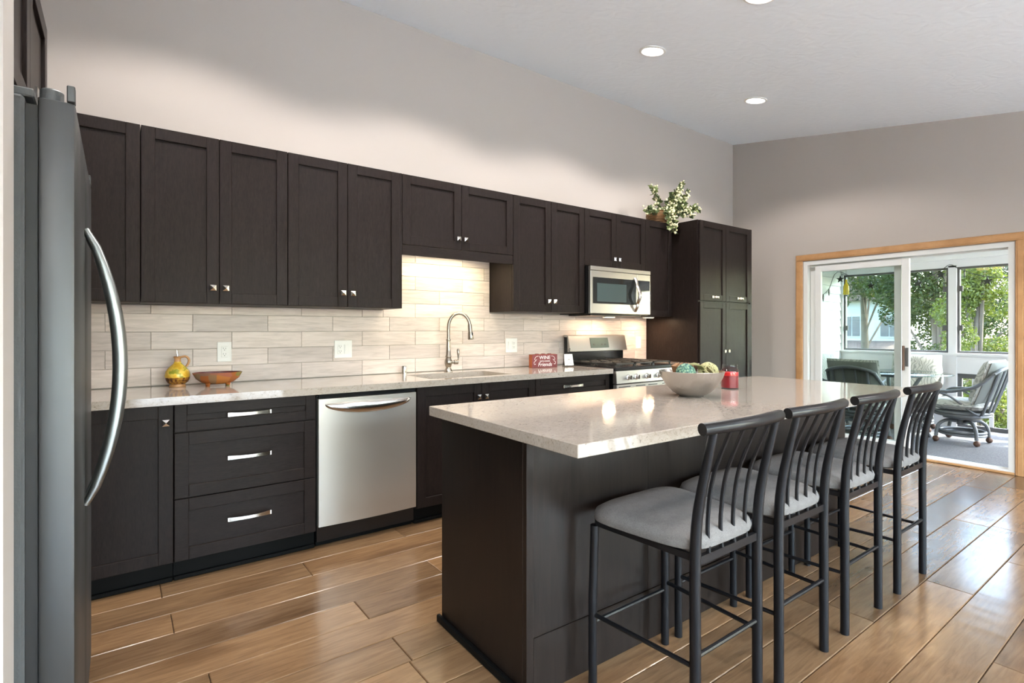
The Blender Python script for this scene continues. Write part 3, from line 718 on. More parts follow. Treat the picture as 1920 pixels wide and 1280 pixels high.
for kx in (-.06, 0, .06): MB().lathe([(.018, SGH + .0003), (.018, SGH + .004), (.014, SGH + .006)], (kx, 0, 0), 16).build('peg', 'sign_red', t, True)
for body, sz, z, sh in (('WINE', .042, .085, 0), ('WITH GOOD', .0165, .055, 0), ('Friends', .046, .027, .25)):
    link('lettering', text_mesh(body, sz, shear=sh), fc, (0, -SGD / 2 - .0026, z), (R(90), 0, 0))
for sx in (-1, 1):
    mb = MB(); mb.tube(spline([(sx * .062, -.0302, .098), (sx * .085, -.0302, .094), (sx * .098, -.0302, .074), (sx * .088, -.0302, .064), (sx * .078, -.0302, .072)]), .0016, 6)
    mb.tube(spline([(sx * .088, -.0302, .058), (sx * .104, -.0302, .048), (sx * .100, -.0302, .030), (sx * .088, -.0302, .034)]), .0016, 6); mb.build('flourish', 'sign_white', fc, True)
t = thing('wire_easel', 'small dark wire easel next to the range', 'easel', (3.163, -.225, CT1), R(-14))
mb = MB()
for sx in (-1, 1):
    mb.tube(spline([(sx * .03, .045, .002), (sx * .028, .018, .06), (sx * .012, .006, .145), (sx * .022, .006, .155), (sx * .03, .008, .148)]), .0016, 6)
    mb.tube([(sx * .03, .045, .002), (sx * .036, -.03, .006), (sx * .036, -.036, .014)], .0016, 6)
mb.tube([(-.045, -.030, .006), (.045, -.030, .006)], .0016, 6); mb.tube([(-.03, .045, .0025), (.03, .045, .0025)], .0016, 6)
mb.tube(spline([(-.03, -.034, .006), (-.02, -.035, .024), (0, -.035, .032), (.02, -.035, .024), (.03, -.034, .006)]), .0013, 6); mb.build('wire_frame', 'black_metal', t, True)
t = thing('note_card', 'white note card leaning on the wire easel', 'card', (3.163, -.225, CT1), R(-14))
mb = MB(); mb.prism([(-.044, -.024, .010), (.044, -.024, .010), (.040, -.002, .108), (-.040, -.002, .108)], (0, .003, 0)); cdm = mb.build('card', 'card_white', t)
mb = MB(); mb.prism([(-.012, -.0155, .058), (.012, -.0155, .058), (.012, -.0145, .063), (-.012, -.0145, .063)], (0, -.001, 0)); mb.build('print', 'ink', cdm)

# ------------------------------------------------------------------ island
IR = R(-1.05); t = thing('kitchen_island', 'dark wood kitchen island base with panelled back', 'island', (1.06, -1.65, 0), IR)
IL, IX0, IX1, IY0, IY1 = 2.52, .045, 2.40, -.625, -.03
MB().box(IX0 + .02, IX1 - .02, IY0 + .02, IY1 - .02, .001, .8735).build('core', 'espresso_panel', t)
MB().box(IX0, IX0 + .0195, IY0 + .021, IY1, .001, .8735, .001).build('end_panel', 'espresso_panel', t)
MB().box(IX1 - .0195, IX1, IY0 + .021, IY1, .001, .8735, .001).build('end_panel', 'espresso_panel', t)
MB().box(IX0, IX0 + .03, IY0, IY0 + .0205, .001, .8735, .001).build('corner_stile', 'espresso_panel', t)
n_ = 4; w_ = (IX1 - IX0 - .032) / n_
for k in range(n_):
    a = IX0 + .031 + k * w_
    MB().box(a, a + w_ - .0015, IY0 + .003, IY0 + .0195, .20, .8735, .0008).build('back_panel', 'espresso_panel', t)
    MB().box(a, a + w_ - .0015, IY0 + .001, IY0 + .0195, .001, .1985, .0008).build('base_board', 'espresso_panel', t)
MB().box(IX0 - .018, IX0 - .0005, IY0, IY1 + .016, .001, .032, .004).build('base_molding', 'toe_black', t)
for a, b in ((.2, .95), (.95, 1.7), (1.7, 2.38)): shaker(t, a, b, .12, .86, 0, knob=None).location = (0, IY1 + .002, 0)
o = MB().box(0, IL, -.925, 0, .8745, .914, .002).build('island_countertop', 'quartz'); o.location = (1.06, -1.65, 0); o.rotation_euler = (0, 0, IR)
tag(o, 'large speckled quartz island countertop with overhang for stools', 'countertop')

# bowl with decorative balls and pods
BX, BY_ = 2.255, -2.10
t = thing('silver_bowl', 'hammered silver bowl on the island', 'bowl', (BX, BY_, CT1))
MB().lathe([(.052, .0005), (.057, .003), (.090, .022), (.122, .055), (.144, .092), (.154, .122), (.151, .123), (.141, .094), (.118, .058), (.087, .026), (.05, .007), (.004, .006)], (0, 0, 0), 48).build('shell', 'hammered_silver', t, True)
def ball(name, label, cat, dx, dy, dz, mb, mat):
    o = mb.build(name, mat, None, True); o.location = (BX + dx, BY_ + dy, CT1 + dz); tag(o, label, cat, 'decorative fillers in the silver bowl'); return o
def vine_ball(r, n, thick):
    mb = MB(); rr = random.Random(3)
    for k in range(n):
        ax = Vector((rr.gauss(0, 1), rr.gauss(0, 1), rr.gauss(0, 1))).normalized(); u_ = ax.orthogonal().normalized(); w2 = ax.cross(u_); q = rr.uniform(.93, 1)
        mb.tube([(u_ * math.cos(a) + w2 * math.sin(a)) * r * q + ax * rr.uniform(-.12, .12) * r for a in [2 * PI * j / 18 for j in range(19)]], thick, 5, cap=False)
    return mb
def pod(r, lobes, tall=1.0):
    mb = MB(); rr = random.Random(5)
    for k in range(lobes):
        a = 2 * PI * k / lobes; d = Vector((math.cos(a), math.sin(a), .3))
        mb.tube([d * .1 * r, d * r * .6 + Vector((0, 0, .25 * r)), d * r * .85 + Vector((0, 0, .8 * r * tall)), d * r * .55 + Vector((0, 0, 1.15 * r * tall))], [.12 * r, .34 * r, .26 * r, .05 * r], 7)
    return mb
ball('wicker_ball', 'green beaded wicker ball in the silver bowl', 'decor ball', -.088, -.03, .118, MB().sphere((0, 0, 0), .046, 20, 14), 'wicker_green')
ball('vine_ball', 'pale twig ball in the silver bowl', 'decor ball', .035, -.070, .120, vine_ball(.046, 30, .0024), 'vine_pale')
ball('seed_pod', 'round brown ribbed seed pod in the silver bowl', 'seed pod', -.015, .040, .092, pod(.050, 9), 'pod_brown')
ball('seed_pod', 'curled tan wooden pod at the rim of the silver bowl', 'seed pod', .105, -.015, .102, pod(.034, 5, 1.2), 'pod_brown')
ball('pine_cone', 'dark brown cone in the silver bowl', 'pine cone', .070, .055, .105, pod(.036, 7), 'pod_dark')
mb = MB()
for k in range(5):
    a = .4 * k - .8; mb.tube(spline([(-.05, .008 * k - .02, .030), (0, .006 * k - .02, .022 + .003 * k), (.05, .005 * k - .01, -.012)], 4), [.002] + [.009] * 7 + [.002], 6, flat=.3)
ball('dried_leaf_bundle', 'olive dried leaf bundle across the silver bowl', 'dried leaves', -.035, -.055, .128, mb, 'leaf_olive')
# candle jar
t = thing('jar_candle', 'red candle in a clear glass jar on the island', 'candle', (2.705, -2.03, CT1))
MB().lathe([(.043, .0005), (.047, .006), (.047, .095), (.044, .105), (.040, .110), (.040, .134), (.038, .134), (.038, .110), (.0425, .103), (.0445, .094), (.0445, .006), (.01, .004)], (0, 0, 0), 36).build('jar', 'jar_glass', t, True)
wx = MB().lathe([(.044, .0062), (.044, .072), (.003, .070)], (0, 0, 0), 32).build('wax', 'wax_dark', t, True)
MB().lathe([(.0438, .0725), (.0438, .090), (.003, .088)], (0, 0, 0), 32).build('wax_top', 'wax_red', wx, True)
MB().tube([(0, 0, .09), (.001, 0, .104)], .0015, 6).build('wick', 'ink', wx)

# ------------------------------------------------------------------ counter stools (front = +y, towards the island)
def make_stool():
    t = thing('counter_stool', '-', 'stool', (0, 0, 0), 0, 'metal counter stools along the island')
    FX, RX, FY, RY, ZS = .20, .172, .197, -.195, .555
    for sx in (-1, 1):
        MB().tube([(sx * FX, FY, .0008), (sx * FX, FY, .3), (sx * (FX - .006), FY - .004, ZS)], .0155, 12).build('front_leg', 'black_metal', t, True)
        pts = spline([(sx * RX, RY, .0008), (sx * RX, RY, .30), (sx * RX, RY, .56), (sx * RX, RY - .012, .72), (sx * RX, RY - .062, .952)], 5)
        MB().tube(pts, [.0165 - .004 * max(0, (p.z - .62)) / .34 for p in pts], 12).build('rear_leg', 'black_metal', t, True)
    mb = MB(); mb.box(-.186, .186, FY - .016, FY + .004, ZS - .002, ZS + .018)
    for sx in (-1, 1): mb.prism([(sx * .194, FY - .01, ZS - .002), (sx * .18, FY - .01, ZS - .002), (sx * .158, RY + .005, ZS - .002), (sx * .172, RY + .005, ZS - .002)], (0, 0, .020))
    mb.box(-.17, .17, RY - .006, RY + .008, ZS - .012, ZS + .013); mb.build('seat_frame', 'black_metal', t)
    # padded seat: rounded trapezoid
    mb = MB(); n = 36; prof = [(0.90, .0), (.985, .009), (1.0, .024), (.97, .042), (.86, .057), (.6, .066), (.25, .069)]
    def outl(a):
        c, s_ = math.cos(a), math.sin(a); e_ = .42
        x = math.copysign(abs(c) ** e_, c); y = math.copysign(abs(s_) ** e_, s_)
        w2 = .214 + .026 * y; return Vector((x * w2, .006 + y * .211, 0))
    rings = [[mb.bm.verts.new(outl(2 * PI * k / n) * f + Vector((0, .012 * (1 - f), ZS + .019 + h_ ))) for k in range(n)] for f, h_ in prof]
    for i in range(len(rings) - 1):
        for k in range(n): mb.bm.faces.new((rings[i][k], rings[i][(k + 1) % n], rings[i + 1][(k + 1) % n], rings[i + 1][k]))
    mb.bm.faces.new(rings[0][::-1]); mb.bm.faces.new(rings[-1]); mb.build('seat_cushion', 'seat_fabric', t, True)
    pts = spline([(-.215, RY - .052, .957), (-.11, RY - .075, .961), (0, RY - .084, .962), (.11, RY - .075, .961), (.215, RY - .052, .957)], 6)
    MB().tube(pts, .0185, 14).build('top_rail', 'black_metal', t, True)
    for k in range(4):
        x = -.103 + .0687 * k
        MB().tube(spline([(x, RY, ZS + .012), (x, RY + .004, .66), (x * 1.02, RY - .016, .80), (x * 1.06, RY - .074, .948)], 5), .0065, 8).build('spindle', 'black_metal', t, True)
    for sx in (-1, 1): MB().tube([(sx * FX, FY, .245), (sx * RX, RY, .245)], .0075, 8).build('stretcher', 'black_metal', t, True)
    MB().tube([(-FX, FY, .215), (FX, FY, .215)], .0075, 8).build('stretcher', 'black_metal', t, True)
    MB().tube([(-RX, RY, .275), (RX, RY, .275)], .0075, 8).build('stretcher', 'black_metal', t, True)
    return t
st = make_stool()
for k, (x, y, rz, lab) in enumerate(((1.538, -2.537, 0, 'black metal counter stool with grey seat, first from the refrigerator end of the island'),
                                     (2.022, -2.538, 0, 'black metal counter stool with grey seat, second from the refrigerator end of the island'),
                                     (2.553, -2.538, 0, 'black metal counter stool with grey seat, second from the patio door end of the island'),
                                     (3.118, -2.540, 0, 'black metal counter stool with grey seat, closest to the patio door'))):
    o = st if k == 0 else copy_tree(st)
    o.location = (x, y, 0); o.rotation_euler = (0, 0, R(rz)); o['label'] = lab

# ------------------------------------------------------------------ greenery on top of the cabinets
t = thing('basket', 'brown woven basket on top of the wall cabinets', 'basket', (4.50, -.18, UT))
MB().lathe([(.10, .0005), (.125, .05), (.135, .10), (.128, .135), (.135, .14), (.128, .142), (.12, .13), (.126, .1), (.115, .05), (.09, .01)], (0, 0, 0), 26, sx=1.35).build('weave', 'basket_weave', t, True)
t = thing('artificial_plant', 'cream-berried ivy arrangement spilling from the basket over the cabinets', 'plant', (4.52, -.19, UT + .012))
rp = random.Random(21); sprays = [((-.03, 0, .10), (-.16, -.04, .20), (-.27, -.08, .34)), ((.03, 0, .10), (.12, -.05, .28), (.20, -.07, .44)), ((.05, 0, .10), (.20, -.03, .24), (.33, -.05, .36)),
    ((.06, 0, .10), (.28, -.06, .18), (.46, -.08, .22)), ((-.08, -.05, .10), (-.13, -.20, .17), (-.150, -.215, -.08)), ((-.06, -.05, .10), (-.12, -.23, .19), (-.145, -.235, -.12)), ((-.05, 0, .10), (-.22, -.05, .12), (-.36, -.08, .10)),
    ((0, 0, .10), (.03, -.07, .25), (.05, -.10, .32)), ((.02, 0, .10), (.14, -.10, .16), (.24, -.16, .12)), ((-.02, 0, .10), (-.10, -.12, .16), (-.15, -.18, .06)), ((.03, 0, .1), (.10, -.08, .2), (.13, -.14, .22))]
stem, la, lb, be = MB(), MB(), MB(), MB()
def leaf(mb, p, d, size, rr):
    d = d.normalized(); s_ = d.orthogonal().normalized(); s_ = (Matrix.Rotation(rr.uniform(0, 2 * PI), 3, d) @ s_); nrm = d.cross(s_)
    a = mb.bm.verts.new(p); b = mb.bm.verts.new(p + d * size * .45 + s_ * size * .38); c = mb.bm.verts.new(p + d * size + nrm * size * .12); e = mb.bm.verts.new(p + d * size * .45 - s_ * size * .38); f = mb.bm.verts.new(p + d * size * .5 - nrm * size * .1)
    for q in ((a, b, f), (b, c, f), (c, e, f), (e, a, f)): mb.bm.faces.new(q)
for k, (p0, p1, p2) in enumerate(sprays):
    path = bez(p0, p1, p2, 14); stem.tube(path, .0025, 5)
    for i, p in enumerate(path[2:]):
        for q in range(5):
            d = Vector((rp.gauss(0, 1), rp.gauss(-.4, 1), rp.gauss(.2, .8)))
            leaf(la if rp.random() < .65 else lb, p + d.normalized() * .005, d, rp.uniform(.036, .066), rp)
        for q in range(4 if k in (1, 2, 3, 4, 5, 8) else 2):
            d = Vector((rp.gauss(0, 1), rp.gauss(-.4, 1), rp.gauss(0, 1))).normalized() * rp.uniform(.02, .055)
            be.sphere(p + d, rp.uniform(.008, .012), 7, 5)
stem.build('stems', 'stem_brown', t, True); tag(la.build('foliage', 'leaf_sage', t), kind='stuff'); tag(lb.build('dark_foliage', 'leaf_dark', t), kind='stuff'); tag(be.build('berries', 'berry_cream', t, True), kind='stuff')

# ------------------------------------------------------------------ lamps
ang = math.atan(SLOPE)
def can(x, y, label, power=CAN_POWER):
    t = thing('recessed_light', label, 'ceiling light', (x, y, ceil_z(y)), 0, 'recessed ceiling lights'); t.rotation_euler = (ang, 0, 0)
    MB().lathe([(.098, -.0005), (.098, -.006), (.082, -.010), (.074, -.004), (.074, -.0005)], (0, 0, 0), 32, cap=False).build('trim_ring', 'plastic_white', t, True)
    MB().lathe([(.073, -.0045), (.04, -.006), (.002, -.0065)], (0, 0, 0), 28).build('lens', 'lamp_lens', t, True)
    l = bpy.data.lights.new('can_lamp', 'SPOT'); l.energy = power; l.spot_size = R(140); l.spot_blend = .30; l.shadow_soft_size = .07; l.color = (1, .94, .88)
    o = bpy.data.objects.new('can_lamp', l); COL.objects.link(o); o.parent = t; o.location = (0, 0, -.03); o.rotation_euler = (-ang, 0, 0)
for k, x in enumerate((.32, 1.779, 3.237, 4.695)):
    can(x, -1.08, ('recessed ceiling light above the refrigerator side of the counter', 'recessed ceiling light above the dishwasher', 'recessed ceiling light above the sink and range gap', 'recessed ceiling light nearest the pantry and end wall')[k])
for x, l_ in ((.07, 'recessed ceiling light between refrigerator and island'), (1.53, 'recessed ceiling light above the first stool'), (2.99, 'recessed ceiling light above the silver bowl end of the island')): can(x, -2.05, l_, CAN_POWER * .4)
for x, l_ in ((-.6, 'recessed ceiling light beside the partition wall'), (2.0, 'recessed ceiling light over the middle of the living area'), (4.6, 'recessed ceiling light over the living area near the end wall')): can(x, -4.4, l_)
def task(name, label, x0, x1, y, z, power, col, parent_cat='light'):
    t = thing(name, label, parent_cat, ((x0 + x1) / 2, y, z))
    w = x1 - x0; MB().box(-w / 2, w / 2, -.02, .02, -.012, -.0006, .002).build('housing', 'plastic_white', t)
    MB().box(-w / 2 + .005, w / 2 - .005, -.014, .014, -.0145, -.0124).build('lens', 'strip_lens', t)
    l = bpy.data.lights.new('task_lamp', 'AREA'); l.shape = 'RECTANGLE'; l.size = w; l.size_y = .03; l.energy = power; l.color = col
    o = bpy.data.objects.new('task_lamp', l); COL.objects.link(o); o.parent = t; o.location = (0, 0, -.016)
task('under_cabinet_light', 'strip light hidden behind the valance over the sink', 1.70, 2.33, -.20, 1.814, 5.0, (1, .88, .55))
task('under_cabinet_light', 'puck light under the narrow cabinet beside the pantry', 4.20, 4.34, -.20, 1.364, 2.6, (1, .66, .40))
task('cooktop_light', 'warm cooktop lamp under the microwave', 3.59, 3.73, -.24, 1.3595, 4.0, (1, .68, .42))

# ------------------------------------------------------------------ sliding patio door
CW = .062
for nm, (y0, y1, z0, z1), lab in (('trim_1', (DY1 + .005, DY1 + .005 + CW + .012, 0, DZ + .005), 'oak casing leg beside the pantry'), ('trim_2', (DY0 - .005 - CW, DY0 - .005, 0, DZ + .005), 'oak casing leg at the right of the patio door'), ('trim_3', (DY0 - .005 - CW, DY1 + .017 + CW, DZ + .005, DZ + .005 + CW + .006), 'oak head casing over the patio door')):
    mb = MB(); mb.box(XW - .017, XW - .0005, y0, y1, z0 + .001, z1, .004); 
    if nm != 'trim_3': mb.box(XW - .022, XW - .017, y0 + .014, y1 - .014, z0 + .001, z1, .002)
    else: mb.box(XW - .022, XW - .017, y0 + .014, y1 - .014, z0 + .014, z1 - .014, .002)
    struct(nm, mb, 'oak_trim', lab)
struct('trim_4', MB().box(XW - .017, XW - .0005, DY0, DY1, .0008, .022, .004), 'oak_trim', 'low oak strip along the patio door threshold')
struct('baseboard_right', MB().box(XW - .014, XW - .0005, YR + .01, DY0 - .005 - CW - .002, .001, .09, .003), 'oak_trim')
struct('baseboard_back', MB().box(5.425, XW - .015, -.014, -.0005, .001, .09, .003).box(XW - .014, XW - .0005, DY1 + .08, -.015, .001, .09, .003), 'oak_trim')
D = tag(bpy.data.objects.new('door_1', None), 'white vinyl sliding patio door slid open to the left', None, None, 'structure'); COL.objects.link(D); D.location = (XW, 0, 0)
fr = MB(); j = .042
fr.box(.0, T, DY1 - j, DY1 - .001, 0.0, DZ - .001).box(.0, T, DY0 + .001, DY0 + j, 0.0, DZ - .001).box(.0, T, DY0 + j, DY1 - j, DZ - j - .001, DZ - .001).box(.0, T, DY0 + j, DY1 - j, .0, .03)
fr.box(.056, .060, DY0 + j, DY1 - j, .03, .045).box(.056, .060, DY0 + j, DY1 - j, DZ - j - .016, DZ - j - .001)
fr.build('frame', 'vinyl_white', D)
def sash(x0, x1, y0, y1, name, sw=.062):
    z0, z1 = .047, DZ - j - .018; mb = MB()
    mb.box(x0, x1, y0, y0 + sw, z0, z1, .003).box(x0, x1, y1 - sw, y1, z0, z1, .003).box(x0, x1, y0 + sw, y1 - sw, z0, z0 + .09, .003).box(x0, x1, y0 + sw, y1 - sw, z1 - sw, z1, .003)
    o = mb.build(name, 'vinyl_white', D); xm = (x0 + x1) / 2
    MB().box(xm - .003, xm + .003, y0 + sw - .003, y1 - sw + .003, z0 + .087, z1 - sw + .003).build('pane', 'pane_glass', o); return o
sash(.066, .100, -1.742, DY1 - j - .002, 'fixed_panel')
sl = sash(.014, .048, -1.822, DY1 - j - .072, 'sliding_panel')
MB().box(-.022, .0135, -1.786, -1.772, .84, 1.08, .004).build('handle', 'pod_dark', sl)
MB().box(.004, .0135, -1.816, -1.792, .88, 1.06, .003).build('latch_plate', 'frame_dark', sl)
portal((XW + T + .03, (DY0 + DY1) / 2, 1.0), (R(90), 0, R(90)), DY1 - DY0, DZ)

# ------------------------------------------------------------------ sunroom
SX, SYL, SYR, SZ = 8.6, -.245, -4.6, 2.42
struct('floor_sunroom', MB().box(XW + .055, SX + .12, SYR - .1, SYL + .1, -.14, -.02), 'carpet_grey', 'speckled grey carpet of the sunroom')
struct('ceiling_sunroom', MB().box(XW + T, SX + .13, SYR - .1, SYL + .12, SZ, SZ + .1), 'sunroom_white', 'white sunroom ceiling')
ws = struct('wall_sunroom', MB().box(XW + T, SX + .1, SYL + .022, SYL + .12, -.14, SZ), 'siding_grey', 'grey lap-sided wall of the sunroom')
mb = MB(); bh = .118
mb.prism([(0, 0, 0), (0, -.020, .0), (0, -.006, bh), (0, 0, bh)], (SX - XW - T - .002, 0, 0)); SID = mb.mesh('siding_board', 'siding_grey')
z = -.02
while z + bh <= SZ: link('siding_board', SID, ws, (XW + T + .001, SYL + .021, z)); z += bh
# window wall at the back
YS = [-.245, -1.50, -1.585, -2.90, -2.985, -4.5]     # opening edges between posts
WZ0, WZ1 = .935, 2.03
m = MB()
m.box(SX, SX + .1, SYR, SYL + .02, .675, WZ0 - .03); m.box(SX - .03, SX + .12, SYR, SYL + .02, WZ0 - .03, WZ0)
m.box(SX - .01, SX + .11, SYR, SYL + .02, WZ1, SZ - .001); m.box(SX - .05, SX - .0105, SYR, SYL, WZ1 + .10, WZ1 + .20); 
m.box(SX, SX + .1, YS[1], SYL + .02, -.02, .675)
for a, b in ((YS[0] - .02, YS[0] + .02), (YS[2], YS[1]), (YS[4], YS[3]), (SYR, YS[5])): m.box(SX - .01, SX + .11, a, b, -.02, WZ1 + .02)
struct('wall_sunroom_window', m, 'sunroom_white', 'white sunroom window wall with posts')
for k, (a, b) in enumerate(((YS[1], YS[0] - .02), (YS[3], YS[2]), (YS[5], YS[4]))):
    f = MB(); fw = .026
    f.box(SX + .02, SX + .07, a, a + fw, WZ0, WZ1).box(SX + .02, SX + .07, b - fw, b, WZ0, WZ1).box(SX + .02, SX + .07, a + fw, b - fw, WZ0, WZ0 + fw).box(SX + .02, SX + .07, a + fw, b - fw, WZ1 - fw, WZ1)
    w = struct('window_%d' % (k + 1), f, 'frame_dark', ('dark-framed sunroom window looking at the neighbouring house', 'dark-framed sunroom window in front of bright green trees', None)[k])
    MB().box(SX + .042, SX + .048, a + fw, b - fw, WZ0 + fw, WZ1 - fw).build('pane', 'pane_glass', w)
    for zz in (1.22, 1.72): MB().box(SX + .005, SX + .0195, b - .06, b - .005, zz, zz + .07).box(SX + .005, SX + .0195, a + .005, a + .06, zz, zz + .07).build('bracket', 'frame_dark', w)
# railing openings under the windows
for a, b, lab in ((YS[3], YS[2], 'dark-framed railing with pale balusters below the sunroom window'), (YS[5], YS[4], None)):
    w = struct('trim_%d' % (5 if lab else 6), MB().box(SX + .03, SX + .07, a, b, .615, .674).box(SX + .03, SX + .07, a, b, -.019, .03).box(SX + .03, SX + .07, b - .045, b, .03, .615).box(SX + .03, SX + .07, a, a + .045, .03, .615), 'frame_dark', lab)
    y = b - .16
    while y > a + .08:
        MB().box(SX + .036, SX + .064, y - .02, y + .02, .0305, .6145).build('baluster', 'sunroom_white', w); y -= .165
m = MB(); m.box(XW + T + .002, SX - .02, SYR, SYR + .1, -.02, .9).box(XW + T + .002, SX - .02, SYR, SYR + .1, 2.05, SZ - .001)
for x in (XW + T + .1, 7.4, SX - .1): m.box(x - .05, x + .05, SYR + .001, SYR + .099, .9, 2.05)
struct('wall_sunroom_side', m, 'sunroom_white')

# swivel rattan chairs (front = -y)
def make_patio_chair():
    t = thing('swivel_patio_chair', '-', 'chair', (0, 0, -.02), 0, 'rattan swivel chairs around the glass table')
    for a in (45, 135, 225, 315):
        d = Vector((math.cos(R(a)), math.sin(R(a)), 0))
        lg = MB().tube(spline([d * .05 + Vector((0, 0, .235)), d * .16 + Vector((0, 0, .24)), d * .235 + Vector((0, 0, .18)), d * .255 + Vector((0, 0, .065))]), .018, 10).build('leg', 'rattan_grey', t, True)
        p = d * .258
        MB().sphere(p + Vector((0, 0, .0325)), .0315, 12, 9, (1, 1, 1)).build('caster', 'pod_dark', lg, True)
    MB().ring((0, 0, .10), .20, .014).ring((0, 0, .128), .20, .014).build('base_ring', 'rattan_grey', t, True)
    MB().lathe([(.05, .20), (.05, .265), (.17, .27), (.17, .30)], (0, 0, 0), 24).build('swivel', 'rattan_grey', t, True)
    MB().ring((0, 0, .315), .235, .016).ring((0, -.0, .345), .245, .016).build('seat_frame', 'rattan_grey', t, True)
    for sx in (-1, 1):
        MB().tube(spline([(sx * .24, -.20, .34), (sx * .27, -.25, .46), (sx * .28, -.20, .56), (sx * .285, 0, .585), (sx * .27, .20, .65), (sx * .235, .345, .80)]), .017, 10).build('arm', 'rattan_grey', t, True)
        MB().tube(spline([(sx * .275, -.16, .565), (sx * .26, -.02, .52), (sx * .23, .14, .38), (sx * .20, .20, .34)]), .012, 8).build('arm_brace', 'rattan_grey', t, True)
        MB().tube([(sx * .15, .215, .33), (sx * .17, .30, .60), (sx * .175, .365, .815)], .014, 8).build('back_post', 'rattan_grey', t, True)
        MB().tube([(sx * .055, .235, .33), (sx * .06, .315, .60), (sx * .062, .385, .84)], .011, 8).build('back_slat', 'rattan_grey', t, True)
    MB().tube(spline([(-.245, .34, .79), (-.17, .375, .825), (0, .392, .85), (.17, .375, .825), (.245, .34, .79)]), .017, 10).build('top_rail', 'rattan_grey', t, True)
    MB().pillow(.54, .52, .13, Matrix.Translation((0, -.02, .43)), pw=.25).build('seat_cushion', 'cushion_leafy', t, True)
    m4 = Matrix.Translation((0, .225, .69)) @ Matrix.Rotation(R(72), 4, 'X')
    bc = MB().pillow(.52, .50, .17, m4, pw=.3).build('back_cushion', 'cushion_leafy', t, True)
    m5 = Matrix.Translation((0, .252, .678)) @ Matrix.Rotation(R(72), 4, 'X')
    MB().pillow(.50, .48, .13, m5, pw=.3).build('cushion_rear', 'cushion_back', bc, True)
    return t
pc = make_patio_chair()
for k, (x, y, rz, lab) in enumerate(((7.58, -1.88, 176, 'grey rattan swivel chair turned sideways in the open patio doorway'),
                                     (8.08, -1.27, -82, 'rattan swivel chair under the window with leafy cushion facing the kitchen'),
                                     (6.78, -1.20, 88, 'rattan swivel chair with its dark cushion back against the glass door'),
                                     (7.62, -.66, -14, 'rattan swivel chair beside the grey siding wall'))):
    o = pc if k == 0 else copy_tree(pc)
    o.location = (x, y, -.02); o.rotation_euler = (0, 0, R(rz)); o['label'] = lab
t = thing('glass_table', 'round glass patio table with splayed grey legs', 'table', (7.43, -1.27, -.02))
MB().lathe([(.56, .735), (.565, .739), (.565, .744), (.56, .748), (.01, .748), (.01, .735)], (0, 0, 0), 48).build('table_top', 'table_glass', t, True)
for a in (30, 120, 210, 300):
    d = Vector((math.cos(R(a)), math.sin(R(a)), 0)); MB().tube(spline([d * .36 + Vector((0, 0, .001)), d * .2 + Vector((0, 0, .3)), d * .15 + Vector((0, 0, .45)), d * .28 + Vector((0, 0, .72))]), .02, 10).build('leg', 'rattan_grey', t, True)
MB().ring((0, 0, .72), .285, .014).ring((0, 0, .42), .15, .014).build('support_ring', 'rattan_grey', t, True)

# star garland, hanging bottle, ceiling lamp
t = thing('star_garland', 'string of dark metal stars and leaves hung across the sunroom windows', 'garland', (8.42, -1.2, 1.8))
GP = [(7.95, -.262, 1.72), (8.15, -.262, 1.82), (8.40, -.27, 2.07), (8.42, -.55, 1.93), (8.42, -.95, 1.87), (8.42, -1.23, 1.885), (8.42, -1.45, 1.97), (8.42, -1.56, 2.05), (8.42, -1.66, 1.985), (8.42, -1.92, 1.87), (8.42, -2.3, 1.835), (8.42, -2.7, 1.9), (8.42, -3.0, 2.05)]
off = Vector((8.42, -1.2, 1.8)); cord = spline(GP, 4); MB().tube([p - off for p in cord], .004, 6).build('cord', 'star_dark', t, True)
def star(c, r):
    mb = MB(); pts = [(0, r * (1 if k % 2 == 0 else .42) * math.sin(2 * PI * k / 10), r * (1 if k % 2 == 0 else .42) * math.cos(2 * PI * k / 10)) for k in range(10)]
    mb.prism([(c[0] + p[0], c[1] + p[1], c[2] + p[2]) for p in pts], (.012, 0, 0)); return mb
for y, z in ((-.69, 1.84), (-1.23, 1.835), (-1.47, 1.93), (-1.92, 1.815), (-2.45, 1.79), (-.30, 1.96)): star(Vector((8.41, y, z)) - off, .055).build('star', 'star_dark', t)
for x, y, z in ((7.95, -.262, 1.68), (8.13, -.262, 1.765), (8.42, -1.70, 1.93)):
    mb = MB(); c = Vector((x, y, z)) - off; mb.prism([c + Vector((0, 0, .05)), c + Vector((.02, 0, 0)), c + Vector((0, 0, -.05)), c + Vector((-.02, 0, 0))], (0, -.01, 0)); mb.build('leaf_charm', 'star_dark', t)
t = thing('hanging_bottle', 'yellow glass bottle hanging in the sunroom corner', 'bottle', (8.2, -.46, 1.72))
MB().lathe([(.034, 0), (.037, .004), (.037, .11), (.030, .135), (.014, .16), (.012, .21), (.014, .212)], (0, 0, 0), 20).build('glass', 'bottle_amber', t, True)
MB().tube([(0, 0, .212), (0, 0, SZ - 1.72 - .001)], .002, 5).build('wire', 'star_dark', t)
t = thing('ceiling_fan_light', 'glowing tulip shade of the sunroom ceiling light', 'ceiling lamp', (7.2, -1.58, SZ))
MB().lathe([(.07, -.0005), (.07, -.03), (.02, -.05), (.02, -.17), (.05, -.19), (.05, -.22), (.01, -.23)], (0, 0, 0), 20).build('stem', 'nickel', t, True)
for a in (0, 120, 240):
    d = Vector((math.cos(R(a + 20)), math.sin(R(a + 20)), 0)); c = d * .11 + Vector((0, 0, -.24))
    MB().lathe([(.022, .03), (.035, .0), (.06, -.045), (.075, -.075)], c, 20, cap=False).build('shade', 'lamp_warm', t, True)
    MB().tube([d * .03 + Vector((0, 0, -.2)), c + Vector((0, 0, .03))], .01, 8).build('arm', 'nickel', t, True)

